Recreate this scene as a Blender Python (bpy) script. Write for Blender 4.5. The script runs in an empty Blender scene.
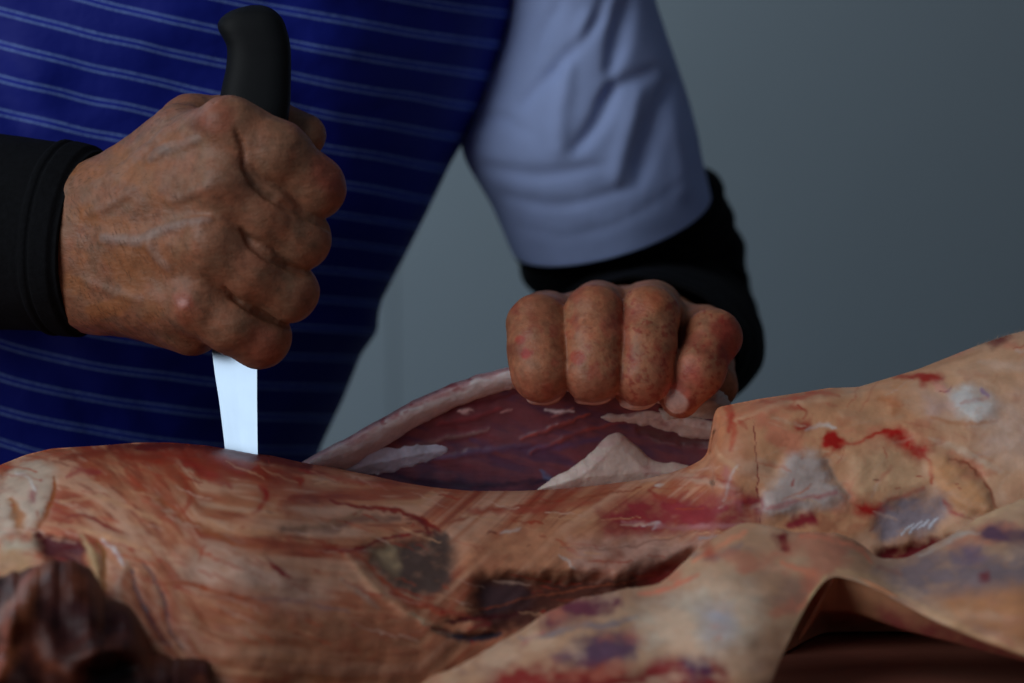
import bpy, math, random
import numpy as np
from mathutils import Vector

# ------------------------------------------------------------------ camera, world, light
ZT = 0.85                      # table top height
PITCH = math.radians(4.0)
CY, CZ = -1.2, ZT + 0.198
FPX = 3200.0                   # focal length in pixels (112.5 mm on 36 mm)
sc = bpy.context.scene
cam_d = bpy.data.cameras.new('camera'); cam = bpy.data.objects.new('camera', cam_d)
sc.collection.objects.link(cam)
cam.location = (0, CY, CZ); cam.rotation_euler = (math.radians(90) - PITCH, 0, 0)
cam_d.sensor_width = 36; cam_d.lens = 112.5
cam_d.clip_start = 0.05
cam_d.dof.use_dof = True; cam_d.dof.focus_distance = 1.225; cam_d.dof.aperture_fstop = 6.3
sc.camera = cam

w = bpy.data.worlds.new('world'); sc.world = w; w.use_nodes = True
bg = w.node_tree.nodes['Background']; bg.inputs[0].default_value = (0.66, 0.78, 1.0, 1); bg.inputs[1].default_value = 0.065

def area(name, loc, target, sx, sy, power, col):
    d = bpy.data.lights.new(name, 'AREA'); d.shape = 'RECTANGLE'; d.size = sx; d.size_y = sy
    d.energy = power; d.color = col
    o = bpy.data.objects.new(name, d); sc.collection.objects.link(o)
    o.location = loc
    o.rotation_euler = (Vector(target) - Vector(loc)).to_track_quat('-Z', 'Y').to_euler()
    return o
area('window_daylight', (-1.32, -1.0, ZT + 0.92), (0.0, 0.05, ZT + 0.05), 1.15, 1.9, 19.5, (0.90, 0.95, 1.0))
area('added_wall_fill', (-0.75, 0.62, ZT + 0.75), (-0.05, 1.1, ZT + 0.10), 0.4, 0.5, 8.0, (0.62, 0.86, 1.0))  # added fill lamp behind the man, brightens the left of the back wall
sc.view_settings.view_transform = 'Standard'; sc.view_settings.look = 'None'
sc.view_settings.gamma = 1; sc.view_settings.use_curve_mapping = False
sc.view_settings.exposure = 0.0
try:
    sc.cycles.use_denoising = True; sc.cycles.caustics_reflective = False
except Exception:
    pass

# ------------------------------------------------------------------ helpers
def P(px, py, Y):
    """a pixel of the photograph and a depth (metres) -> a point of the place"""
    px, py, Y = np.broadcast_arrays(np.asarray(px, float), np.asarray(py, float), np.asarray(Y, float))
    a = (px - 512) / FPX; b = (341.5 - py) / FPX
    c, s = math.cos(PITCH), math.sin(PITCH)
    dy = c + b * s; dz = -s + b * c
    t = (Y - CY) / dy
    return np.stack([t * a, Y, CZ + t * dz], -1)

def srgb(c):
    c = np.asarray(c, float) / 255.0
    return np.where(c <= 0.04045, c / 12.92, ((c + 0.055) / 1.055) ** 2.4)
GAIN = 2.3
def pc(r, g, b, k=1.0):        # photographed colour -> surface colour under this light
    c = srgb((r, g, b)) * GAIN * k; return c * min(1.0, 0.86 / c.max())

def _h(ix, iy, iz, seed):
    n = (ix.astype(np.int64) * 374761393 + iy.astype(np.int64) * 668265263 + iz.astype(np.int64) * 2147483647 + seed * 974711) & 0xffffffff
    n = ((n ^ (n >> 13)) * 1274126177) & 0xffffffff
    n = ((n ^ (n >> 16)) * 2246822519) & 0xffffffff
    return ((n ^ (n >> 15)) & 0xffffff) / float(0xffffff)
def noise3(x, y, z, seed=0):
    x, y, z = np.broadcast_arrays(x, y, z)
    ix, iy, iz = np.floor(x), np.floor(y), np.floor(z)
    fx, fy, fz = x - ix, y - iy, z - iz
    fx = fx * fx * (3 - 2 * fx); fy = fy * fy * (3 - 2 * fy); fz = fz * fz * (3 - 2 * fz)
    r = 0
    for a in (0, 1):
        for b in (0, 1):
            for c in (0, 1):
                r = r + _h(ix + a, iy + b, iz + c, seed) * (fx if a else 1 - fx) * (fy if b else 1 - fy) * (fz if c else 1 - fz)
    return r * 2 - 1
def fbm(x, y, z=0.0, seed=0, o=4):
    r = 0; a = 1.0; t = 0
    for i in range(o):
        ca, sa = math.cos(0.5 + 0.9 * i), math.sin(0.5 + 0.9 * i); xx, yy = np.asarray(x) * ca - np.asarray(y) * sa, np.asarray(x) * sa + np.asarray(y) * ca
        r = r + a * noise3(xx * 2 ** i + 3.1 * i, yy * 2 ** i, np.asarray(z) * 2 ** i + 0.37 * i, seed + i * 17); t += a; a *= 0.5
    return r / t
def sstep(a, b, x):
    t = np.clip((x - a) / (b - a), 0, 1); return t * t * (3 - 2 * t)
def lerp_pts(pts, x):
    return np.interp(x, [p[0] for p in pts], [p[1] for p in pts])
def slerp_pts(pts, x, r=16):
    t = np.arange(-420.0, 1500.0, 1.0); y = np.interp(t, [p[0] for p in pts], [p[1] for p in pts])
    g = np.exp(-0.5 * (np.arange(-3 * r, 3 * r + 1) / float(r)) ** 2); g /= g.sum()
    y = np.convolve(np.pad(y, 3 * r, mode='edge'), g, 'valid'); return np.interp(x, t, y)
def smooth_curve(pts, n=10):
    """Catmull-Rom through the points"""
    p = np.array(pts, float); q = np.vstack([2 * p[0] - p[1], p, 2 * p[-1] - p[-2]]); out = []
    for i in range(1, len(q) - 2):
        for t in np.linspace(0, 1, n, endpoint=False):
            out.append(0.5 * (2 * q[i] + (q[i + 1] - q[i - 1]) * t + (2 * q[i - 1] - 5 * q[i] + 4 * q[i + 1] - q[i + 2]) * t * t + (-q[i - 1] + 3 * q[i] - 3 * q[i + 1] + q[i + 2]) * t ** 3))
    out.append(p[-1]); return np.array(out)

def mesh_obj(name, V, F, mat, parent=None, col=None, smooth=True, attrs=None):
    me = bpy.data.meshes.new(name)
    V = np.asarray(V, float)
    if isinstance(F, np.ndarray) and F.ndim == 2:
        me.vertices.add(len(V)); me.vertices.foreach_set('co', V.ravel().astype(np.float32))
        k = F.shape[1]
        me.loops.add(F.size); me.loops.foreach_set('vertex_index', F.ravel().astype(np.int32))
        me.polygons.add(len(F)); me.polygons.foreach_set('loop_start', (np.arange(len(F)) * k).astype(np.int32))
        me.update(calc_edges=True); me.validate()
    else:
        me.from_pydata([tuple(v) for v in V], [], [tuple(int(i) for i in f) for f in F])
    if col is not None:
        a = me.color_attributes.new('col', 'FLOAT_COLOR', 'POINT')
        c = np.ones((len(V), 4), np.float32); c[:, :3] = col
        a.data.foreach_set('color', c.ravel())
    for k_, v_ in (attrs or {}).items():
        a = me.attributes.new(k_, 'FLOAT', 'POINT'); a.data.foreach_set('value', np.asarray(v_, np.float32))
    if smooth:
        me.polygons.foreach_set('use_smooth', [True] * len(me.polygons))
    me.materials.append(mat)
    o = bpy.data.objects.new(name, me); sc.collection.objects.link(o)
    if parent: o.parent = parent; o.matrix_parent_inverse = parent.matrix_world.inverted()
    return o
def recalc(o):
    import bmesh
    bm = bmesh.new(); bm.from_mesh(o.data); bmesh.ops.recalc_face_normals(bm, faces=bm.faces); bm.to_mesh(o.data); bm.free(); return o
def empty(name, loc, label, cat, group=None):
    o = bpy.data.objects.new(name, None); sc.collection.objects.link(o); o.location = loc; o.empty_display_size = 0.05
    bpy.context.view_layer.update()
    o['label'] = label; o['category'] = cat
    if group: o['group'] = group
    return o
def grid_faces(nr, nc, off=0, wrap=False):
    i, j = np.meshgrid(np.arange(nr - 1), np.arange(nc if wrap else nc - 1), indexing='ij')
    i = i.ravel(); j = j.ravel(); j2 = (j + 1) % nc
    return np.stack([i * nc + j, (i + 1) * nc + j, (i + 1) * nc + j2, i * nc + j2], 1) + off

# ------------------------------------------------------------------ materials
def new_mat(name):
    m = bpy.data.materials.new(name); m.use_nodes = True
    nt = m.node_tree; b = nt.nodes['Principled BSDF']; return m, nt, b
def N(nt, t, **kw):
    n = nt.nodes.new(t)
    for k, v in kw.items(): setattr(n, k, v)
    return n
def bump_chain(nt, b, layers, coord='Object'):
    tc = N(nt, 'ShaderNodeTexCoord'); prev = None
    for (scale, dist, strength, stretch) in layers:
        mp = N(nt, 'ShaderNodeMapping'); mp.inputs['Scale'].default_value = stretch
        nt.links.new(tc.outputs[coord], mp.inputs[0])
        n = N(nt, 'ShaderNodeTexNoise'); n.inputs['Scale'].default_value = scale; n.inputs['Detail'].default_value = 4
        nt.links.new(mp.outputs[0], n.inputs['Vector'])
        bu = N(nt, 'ShaderNodeBump'); bu.inputs['Distance'].default_value = dist; bu.inputs['Strength'].default_value = strength
        nt.links.new(n.outputs[0], bu.inputs['Height'])
        if prev: nt.links.new(prev.outputs[0], bu.inputs['Normal'])
        prev = bu
    nt.links.new(prev.outputs[0], b.inputs['Normal']); return prev
def painted(name, rough, layers, sss=0.0, rad=(0.004, 0.0015, 0.0008), mott=0.25, mscale=180, spec=0.5, rvar=0.15, coat=0.0):
    m, nt, b = new_mat(name)
    vc = N(nt, 'ShaderNodeVertexColor', layer_name='col')
    tc = N(nt, 'ShaderNodeTexCoord')
    n = N(nt, 'ShaderNodeTexNoise'); n.inputs['Scale'].default_value = mscale; n.inputs['Detail'].default_value = 6
    nt.links.new(tc.outputs['Object'], n.inputs['Vector'])
    mr = N(nt, 'ShaderNodeMapRange'); mr.inputs['From Min'].default_value = 0.25; mr.inputs['From Max'].default_value = 0.75
    mr.inputs['To Min'].default_value = 1 - mott; mr.inputs['To Max'].default_value = 1 + mott
    nt.links.new(n.outputs[0], mr.inputs[0])
    mx = N(nt, 'ShaderNodeVectorMath', operation='SCALE')
    nt.links.new(vc.outputs[0], mx.inputs[0]); nt.links.new(mr.outputs[0], mx.inputs['Scale'])
    nt.links.new(mx.outputs[0], b.inputs['Base Color'])
    rr = N(nt, 'ShaderNodeMapRange'); rr.inputs['To Min'].default_value = rough - rvar; rr.inputs['To Max'].default_value = rough + rvar
    n2 = N(nt, 'ShaderNodeTexNoise'); n2.inputs['Scale'].default_value = mscale * 0.3
    nt.links.new(tc.outputs['Object'], n2.inputs['Vector']); nt.links.new(n2.outputs[0], rr.inputs[0])
    nt.links.new(rr.outputs[0], b.inputs['Roughness'])
    b.inputs['Specular IOR Level'].default_value = spec
    if sss:
        b.inputs['Subsurface Weight'].default_value = sss; b.inputs['Subsurface Radius'].default_value = (1, rad[1] / rad[0], rad[2] / rad[0]); b.inputs['Subsurface Scale'].default_value = rad[0]
    if coat:
        b.inputs['Coat Weight'].default_value = coat; b.inputs['Coat Roughness'].default_value = 0.25
    bump_chain(nt, b, layers)
    return m
def flat(name, col, rough, layers, spec=0.4, metallic=0, mott=0.0, mscale=60):
    m, nt, b = new_mat(name)
    b.inputs['Roughness'].default_value = rough; b.inputs['Specular IOR Level'].default_value = spec; b.inputs['Metallic'].default_value = metallic
    tc = N(nt, 'ShaderNodeTexCoord'); n = N(nt, 'ShaderNodeTexNoise'); n.inputs['Scale'].default_value = mscale; n.inputs['Detail'].default_value = 5
    nt.links.new(tc.outputs['Object'], n.inputs['Vector'])
    cr = N(nt, 'ShaderNodeValToRGB'); c = np.array(col)
    cr.color_ramp.elements[0].position = 0.3; cr.color_ramp.elements[1].position = 0.7
    cr.color_ramp.elements[0].color = (*(c * (1 - mott)), 1); cr.color_ramp.elements[1].color = (*np.clip(c * (1 + mott), 0, 1), 1)
    nt.links.new(n.outputs[0], cr.inputs[0]); nt.links.new(cr.outputs[0], b.inputs['Base Color'])
    if layers: bump_chain(nt, b, layers)
    return m

M_skin = painted('skin', 0.50, [(900, 0.00030, 0.5, (1, 1, 1)), (260, 0.0006, 0.5, (1, 1, 2.2)), (2600, 0.00012, 0.4, (1, 1, 1))], sss=0.08, rad=(0.002, 0.0009, 0.0006), mott=0.20, mscale=330, spec=0.42)
M_meat = painted('carcass_skin_and_fat', 0.52, [(70, 0.0014, 0.35, (1, 1, 1.6)), (380, 0.00022, 0.35, (1, 1, 1))], sss=0.10, rad=(0.004, 0.0016, 0.001), mott=0.11, mscale=150, spec=0.30)
M_muscle = painted('raw_muscle', 0.36, [(150, 0.0007, 0.4, (0.5, 1, 2.2)), (500, 0.0002, 0.4, (0.4, 1, 2.0))], mott=0.18, mscale=190, spec=0.5)
M_fat = painted('pale_fat', 0.42, [(160, 0.0007, 0.4, (1, 1, 1.5)), (600, 0.0005, 0.5, (1, 1, 1))], sss=0.1, mott=0.12, mscale=260, spec=0.5)
M_offal = painted('dark_meat', 0.50, [(90, 0.002, 0.4, (1, 1, 1)), (300, 0.0004, 0.4, (1, 1, 1))], mott=0.35, mscale=110, spec=0.25)
M_shirt = flat('pale_blue_cotton', np.array([0.42, 0.54, 0.90]), 0.85, [(60, 0.002, 0.25, (1, 1, 1)), (1500, 0.0002, 0.3, (1, 1, 1))], spec=0.2, mott=0.04)
M_black = flat('black_stretch_fabric', (0.0045, 0.005, 0.0065), 0.9, [(1400, 0.0003, 0.6, (1, 1, 1)), (70, 0.002, 0.3, (1, 1, 1))], spec=0.12, mott=0.25, mscale=500)
M_handle = flat('black_plastic', (0.0075, 0.0088, 0.0105), 0.60, [(1500, 0.0001, 0.4, (1, 1, 1))], spec=0.16)
M_steel = flat('brushed_steel', (0.30, 0.38, 0.47), 0.30, [(300, 0.00005, 0.5, (1, 1, 0.03))], metallic=1.0, mott=0.03, mscale=90)
M_wall = flat('painted_wall', (0.190, 0.210, 0.228), 0.75, [(25, 0.002, 0.15, (1, 1, 1))], spec=0.3, mott=0.03, mscale=4)
M_floor = flat('concrete_floor', (0.16, 0.15, 0.14), 0.7, [(20, 0.004, 0.3, (1, 1, 1))], mott=0.2, mscale=9)
M_table = flat('red_brown_board', (0.17, 0.055, 0.035), 0.5, [(30, 0.001, 0.4, (1, 12, 1))], mott=0.3, mscale=12)
M_trouser = flat('dark_trousers', (0.02, 0.022, 0.03), 0.9, [(40, 0.004, 0.3, (1, 1, 1))], mott=0.1)
M_fur = flat('pale_fur', (0.42, 0.34, 0.28), 0.7, None)
M_hair = flat('fine_hair', (0.17, 0.11, 0.07), 0.6, None)

def apron_material():
    m, nt, b = new_mat('striped_apron_cloth')
    at = N(nt, 'ShaderNodeAttribute', attribute_name='stripe')
    tc = N(nt, 'ShaderNodeTexCoord')
    fr = N(nt, 'ShaderNodeMath', operation='FRACT'); nt.links.new(at.outputs['Fac'], fr.inputs[0])
    def line(center, width):
        s = N(nt, 'ShaderNodeMath', operation='SUBTRACT'); nt.links.new(fr.outputs[0], s.inputs[0]); s.inputs[1].default_value = center
        a = N(nt, 'ShaderNodeMath', operation='ABSOLUTE'); nt.links.new(s.outputs[0], a.inputs[0])
        r = N(nt, 'ShaderNodeMapRange', interpolation_type='SMOOTHSTEP'); r.inputs['From Min'].default_value = 0; r.inputs['From Max'].default_value = width
        r.inputs['To Min'].default_value = 1; r.inputs['To Max'].default_value = 0
        nt.links.new(a.outputs[0], r.inputs[0]); return r
    l1, l2, l3 = line(0.41, 0.055), line(0.59, 0.055), line(0.5, 0.15)
    mx = N(nt, 'ShaderNodeMath', operation='MAXIMUM'); nt.links.new(l1.outputs[0], mx.inputs[0]); nt.links.new(l2.outputs[0], mx.inputs[1])
    n = N(nt, 'ShaderNodeTexNoise'); n.inputs['Scale'].default_value = 700; nt.links.new(tc.outputs['Object'], n.inputs['Vector'])
    nr = N(nt, 'ShaderNodeMapRange'); nr.inputs['From Min'].default_value = .3; nr.inputs['From Max'].default_value = .7; nr.inputs['To Min'].default_value = .45; nr.inputs['To Max'].default_value = 1.0
    nt.links.new(n.outputs[0], nr.inputs[0])
    ml = N(nt, 'ShaderNodeMath', operation='MULTIPLY'); nt.links.new(mx.outputs[0], ml.inputs[0]); nt.links.new(nr.outputs[0], ml.inputs[1])
    m1 = N(nt, 'ShaderNodeMixRGB'); m1.inputs[1].default_value = (*APRON_BASE, 1); m1.inputs[2].default_value = (*(APRON_BASE * 1.5), 1)
    nt.links.new(l3.outputs[0], m1.inputs[0])
    m2 = N(nt, 'ShaderNodeMixRGB'); m2.inputs[2].default_value = (*APRON_LINE, 1)
    nt.links.new(m1.outputs[0], m2.inputs[1]); nt.links.new(ml.outputs[0], m2.inputs[0])
    nt.links.new(m2.outputs[0], b.inputs['Base Color'])
    b.inputs['Roughness'].default_value = 0.62; b.inputs['Specular IOR Level'].default_value = 0.25
    bump_chain(nt, b, [(45, 0.004, 0.35, (1, 1, 1)), (900, 0.0002, 0.3, (1, 1, 1))])
    return m
APRON_BASE = np.array([0.004, 0.013, 0.245]); APRON_LINE = np.array([0.22, 0.36, 0.74])
M_apron = apron_material()

# ------------------------------------------------------------------ canvas: colour patches + relief of a surface
class Canvas:
    def __init__(s, x0, x1, y0, y1, step, base, warp=5.0, wscale=28.0, seed=1):
        s.x0, s.y0, s.step = x0, y0, step
        s.nx = int((x1 - x0) / step) + 1; s.ny = int((y1 - y0) / step) + 1
        s.X, s.Y = np.meshgrid(x0 + np.arange(s.nx) * step, y0 + np.arange(s.ny) * step)
        s.WX = s.X + warp * fbm(s.X / wscale, s.Y / wscale, 0, seed, 4) + 1.8 * fbm(s.X / 5, s.Y / 5, 1, seed + 7, 2)
        s.WY = s.Y + warp * fbm(s.X / wscale, s.Y / wscale, 5.5, seed + 3, 4) + 1.8 * fbm(s.X / 5, s.Y / 5, 7, seed + 9, 2)
        s.T = fbm(s.X / 10, s.Y / 6, 9, seed + 11, 4); s.T2 = fbm(s.X / 24, s.Y / 16, 4, seed + 13, 3)
        s.C = np.ones((s.ny, s.nx, 3)) * base; s.H = np.zeros((s.ny, s.nx))
    def win(s, xs, ys, m):
        i0 = max(0, int((min(ys) - m - s.y0) / s.step)); i1 = min(s.ny, int((max(ys) + m - s.y0) / s.step) + 2)
        j0 = max(0, int((min(xs) - m - s.x0) / s.step)); j1 = min(s.nx, int((max(xs) + m - s.x0) / s.step) + 2)
        return slice(i0, i1), slice(j0, j1)
    def put(s, w_, m, col, a, h):
        if col is not None:
            q = np.clip(m * a * 1.18 * (1 + 0.55 * s.T[w_] + 0.5 * s.T2[w_]), 0, 1); s.C[w_] += (np.asarray(col) * (1 + 0.16 * s.T[w_])[..., None] - s.C[w_]) * q[..., None]
        if h: s.H[w_] += m * h
    def stroke(s, pts, wd, col=None, a=0.8, soft=1.0, h=0.0, w2=None, rag=0.12):
        pts = smooth_curve(pts, 6) if len(pts) > 2 else np.array(pts, float)
        w2 = wd if w2 is None else w2
        m = max(wd, w2) * 1.5 + 12
        w_ = s.win(pts[:, 0], pts[:, 1], m)
        X, Y = s.WX[w_], s.WY[w_]
        if X.size == 0: return
        best = np.full(X.shape, -1e9); n = len(pts) - 1
        for i in range(n):
            ax, ay = pts[i]; bx, by = pts[i + 1]; dx, dy = bx - ax, by - ay; L = dx * dx + dy * dy + 1e-9
            t = np.clip(((X - ax) * dx + (Y - ay) * dy) / L, 0, 1)
            d = np.hypot(X - ax - t * dx, Y - ay - t * dy)
            wl = wd + (w2 - wd) * (i + t) / n
            wl = wl * 0.5 * (0.35 + 0.65 * np.sin(np.pi * np.clip((i + t) / n, 0.04, 0.96)) ** 0.5)
            best = np.maximum(best, 1 - d / wl)
        if rag: best = best + rag * fbm(X / 7, Y / 7, 2, 9, 3)
        s.put(w_, sstep(0, soft, best), col, a, h)
    def blob(s, poly, col=None, a=0.8, feather=6.0, h=0.0, rag=5.0):
        feather = feather * 1.5
        poly = smooth_curve(list(poly) + [poly[0]], 5)
        w_ = s.win(poly[:, 0], poly[:, 1], feather + 14)
        X, Y = s.WX[w_], s.WY[w_]
        if X.size == 0: return
        d = poly_sd(X, Y, poly)
        if rag: d = d + rag * fbm(X / 8, Y / 8, 2, 21, 3)
        s.put(w_, sstep(-feather, feather, d), col, a, h)
    def soften(s, sig, k=1.0):
        n = int(3 * sig / s.step) + 1; g = np.exp(-0.5 * (np.arange(-n, n + 1) * s.step / sig) ** 2); g /= g.sum(); H = np.pad(s.H, n, mode='edge')
        H = sum(g[i] * H[:, i:i + s.nx] for i in range(2 * n + 1)); s.H = k * sum(g[i] * H[i:i + s.ny] for i in range(2 * n + 1))
    def sample(s, A, px, py):
        u = np.clip((px - s.x0) / s.step, 0, s.nx - 1.001); v = np.clip((py - s.y0) / s.step, 0, s.ny - 1.001)
        j = u.astype(int); i = v.astype(int); fu = u - j; fv = v - i
        if A.ndim == 3: fu = fu[..., None]; fv = fv[..., None]
        return (A[i, j] * (1 - fu) + A[i, j + 1] * fu) * (1 - fv) + (A[i + 1, j] * (1 - fu) + A[i + 1, j + 1] * fu) * fv
def poly_sd(X, Y, poly):
    """signed distance to a closed polygon, positive inside"""
    d = np.full(X.shape, 1e9); ins = np.zeros(X.shape, bool)
    for i in range(len(poly) - 1):
        ax, ay = poly[i]; bx, by = poly[i + 1]; dx, dy = bx - ax, by - ay; L = dx * dx + dy * dy + 1e-12
        t = np.clip(((X - ax) * dx + (Y - ay) * dy) / L, 0, 1)
        d = np.minimum(d, np.hypot(X - ax - t * dx, Y - ay - t * dy))
        c = ((ay > Y) != (by > Y)) & (X < dx * (Y - ay) / (dy + 1e-12) + ax)
        ins ^= c
    return np.where(ins, d, -d)
def line_d(X, Y, pts):
    d = np.full(X.shape, 1e9)
    for i in range(len(pts) - 1):
        ax, ay = pts[i]; bx, by = pts[i + 1]; dx, dy = bx - ax, by - ay; L = dx * dx + dy * dy + 1e-12
        t = np.clip(((X - ax) * dx + (Y - ay) * dy) / L, 0, 1)
        d = np.minimum(d, np.hypot(X - ax - t * dx, Y - ay - t * dy))
    return d

# ------------------------------------------------------------------ room
def box(name, lo, hi, mat, parent=None):
    x0, y0, z0 = lo; x1, y1, z1 = hi
    V = [(x0, y0, z0), (x1, y0, z0), (x1, y1, z0), (x0, y1, z0), (x0, y0, z1), (x1, y0, z1), (x1, y1, z1), (x0, y1, z1)]
    F = [(0, 3, 2, 1), (4, 5, 6, 7), (0, 1, 5, 4), (1, 2, 6, 5), (2, 3, 7, 6), (3, 0, 4, 7)]
    return mesh_obj(name, V, F, mat, parent, smooth=False)
def bevel(o, wdt, seg=3):
    m = o.modifiers.new('bevel', 'BEVEL'); m.width = wdt; m.segments = seg; return o
f = box('floor', (-2.5, -2.5, -0.05), (2.5, 1.35, 0.0), M_floor); f['kind'] = 'structure'
# back wall: two boards meeting in a shallow vertical joint
xs = float(P(393, 300, 1.10)[0])
wv = [(-2.5, 1.0988), (xs - 0.0006, 1.0988), (xs + 0.0008, 1.100), (2.5, 1.100), (2.5, 1.30), (-2.5, 1.30)]
V = [(x, y, 0.0) for x, y in wv] + [(x, y, 2.7) for x, y in wv]
F = [(i, (i + 1) % 6, (i + 1) % 6 + 6, i + 6) for i in range(6)] + [(5, 4, 3, 2, 1, 0), (6, 7, 8, 9, 10, 11)]
wl = mesh_obj('wall_back', V, F, M_wall, smooth=False); wl['kind'] = 'structure'

# ------------------------------------------------------------------ table
tb = empty('cutting_table', (0.0, -0.21, 0.0), 'red-brown board table under the carcass, bare strip showing at lower right', 'table')
bevel(box('tabletop', (-0.75, -0.55, ZT - 0.04), (0.75, 0.125, ZT), M_table, tb), 0.004)
for sx in (-0.7, 0.66):
    for sy in (-0.52, 0.06):
        bevel(box('leg', (sx, sy, 0.0), (sx + 0.05, sy + 0.05, ZT - 0.04), M_table, tb), 0.003)

# ------------------------------------------------------------------ carcass
peach = pc(148, 94, 68); peachL = pc(166, 122, 92); tan = pc(116, 70, 42); rust = pc(130, 50, 32); redb = pc(128, 34, 26); deep = pc(84, 26, 20)
dkred = pc(60, 22, 20); mauve = pc(118, 82, 84); greyp = pc(128, 112, 112); white = pc(176, 166, 160); purple = pc(70, 42, 58); brown = pc(92, 50, 30)
cc = Canvas(-110, 1140, 325, 740, 1.25, peach, 5, 30, 301)
X, Y = cc.X, cc.Y
# broad zones
def zone(m, col, a): cc.C[:] += (np.asarray(col) - cc.C) * (np.clip(m, 0, 1) * a)[..., None]
crest_pts = [(-110, 500), (-40, 486), (0, 465), (25, 455), (50, 449), (100, 446), (135, 443), (170, 443), (205, 446), (240, 452), (270, 456), (300, 463), (335, 469), (370, 476), (400, 483), (430, 488), (470, 492), (520, 492), (560, 490), (600, 486), (640, 481), (670, 474), (690, 467), (703, 460), (711, 450), (713, 430), (714, 412), (720, 407), (735, 404), (760, 399), (800, 393), (830, 388), (860, 387), (890, 378), (920, 369), (950, 357), (980, 345), (1005, 336), (1024, 331), (1140, 300)]
crest = slerp_pts(crest_pts, X, 2)
dc = Y - crest
zone((1 - sstep(0, 60, dc)) * (1 - sstep(260, 340, X)), pc(124, 58, 36), .85)
zone(sstep(200, 300, X) * (1 - sstep(440, 520, X)) * (1 - sstep(0, 34, dc)), pc(130, 66, 42), .75)
zone(sstep(420, 480, X) * (1 - sstep(690, 716, X)) * (1 - sstep(8, 30, dc)), pc(126, 62, 44), .55)
zone(sstep(600, 660, Y) * (1 - sstep(330, 420, X)), tan, .7)
zone(sstep(700, 770, X) * (1 - sstep(930, 1000, X)), pc(190, 138, 102), .85)
zone(sstep(900, 960, X), pc(194, 152, 120), .85)
ang = lerp_pts([(-110, -.1), (60, .12), (200, .42), (420, .30), (560, 0.03), (700, -.12), (1024, -.42), (1140, -.42)], X)
al = X * np.cos(ang) + Y * np.sin(ang); ac = -X * np.sin(ang) + Y * np.cos(ang)
n = fbm(al / 55, ac / 8, 0, 310, 4); zone(sstep(.05, .5, n) * (1 - sstep(690, 720, X)), rust, .55); zone(sstep(.05, .5, -n) * (1 - sstep(690, 720, X)), peachL, .6)
cc.H += 0.9 * n * (1 - 0.6 * sstep(690, 720, X))
n = fbm(X / 60, Y / 45, 2, 315, 4); zone(sstep(.1, .45, n), pc(140, 90, 68), .45); zone(sstep(.1, .5, -n), pc(170, 128, 96), .4); cc.H += 3.2 * n
n = fbm(X / 18, Y / 14, 2, 316, 3); zone(sstep(.2, .6, n), rust, .35); cc.H += 1.0 * n
n = fbm(al / 95, ac / 15, 3, 320, 4); lf = (1 - sstep(680, 730, X)) * (1 - .55 * sstep(565, 625, Y))
zone(sstep(.08, .38, n) * lf, pc(172, 130, 106), .8); zone(sstep(.10, .40, -n) * lf, pc(122, 48, 30), .65); cc.H += 1.2 * n * lf
n = fbm(al / 34, ac / 5, 6, 322, 3); zone(sstep(.2, .5, n) * lf, pc(178, 140, 118), .55); zone(sstep(.2, .5, -n) * lf, pc(104, 34, 24), .55)
n = fbm(X / 46, Y / 30, 8, 325, 4) * sstep(700, 740, X); zone(sstep(.10, .45, n), pc(166, 92, 72), .6); zone(sstep(.10, .45, -n), pc(200, 162, 136), .55)
S, B = cc.stroke, cc.blob
B([(180, 556), (230, 548), (290, 575), (330, 590), (300, 612), (240, 590), (190, 586)], pc(156, 124, 108), .7, 12); B([(470, 640), (300, 640), (260, 620), (330, 610), (400, 640)], pc(130, 88, 66), .5, 12)
# ---- left end: pale folded skin over the shank
B([(2, 480), (14, 470), (30, 462), (52, 468), (48, 492), (42, 516), (30, 530), (14, 532), (-4, 538), (-30, 540), (-40, 500), (-10, 476)], pc(158, 138, 122), .95, 5, 2.0)
B([(8, 498), (18, 506), (26, 528), (20, 532), (11, 520)], pc(132, 84, 50), .9, 3, -3.0)
B([(28, 490), (33, 486), (33, 498), (29, 500)], pc(120, 70, 70), .6, 3)
S([(16, 474), (26, 478), (34, 490)], 6, white, .8, h=1.6)
S([(51, 478), (50, 496), (44, 514), (38, 528)], 9, pc(120, 62, 26), .85, h=-2.5)
B([(4, 540), (36, 540), (38, 552), (4, 552)], pc(150, 138, 120), .8, 4, 1.5); B([(-20, 552), (30, 554), (20, 610), (-30, 640)], pc(140, 106, 76), .8, 8)
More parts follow.
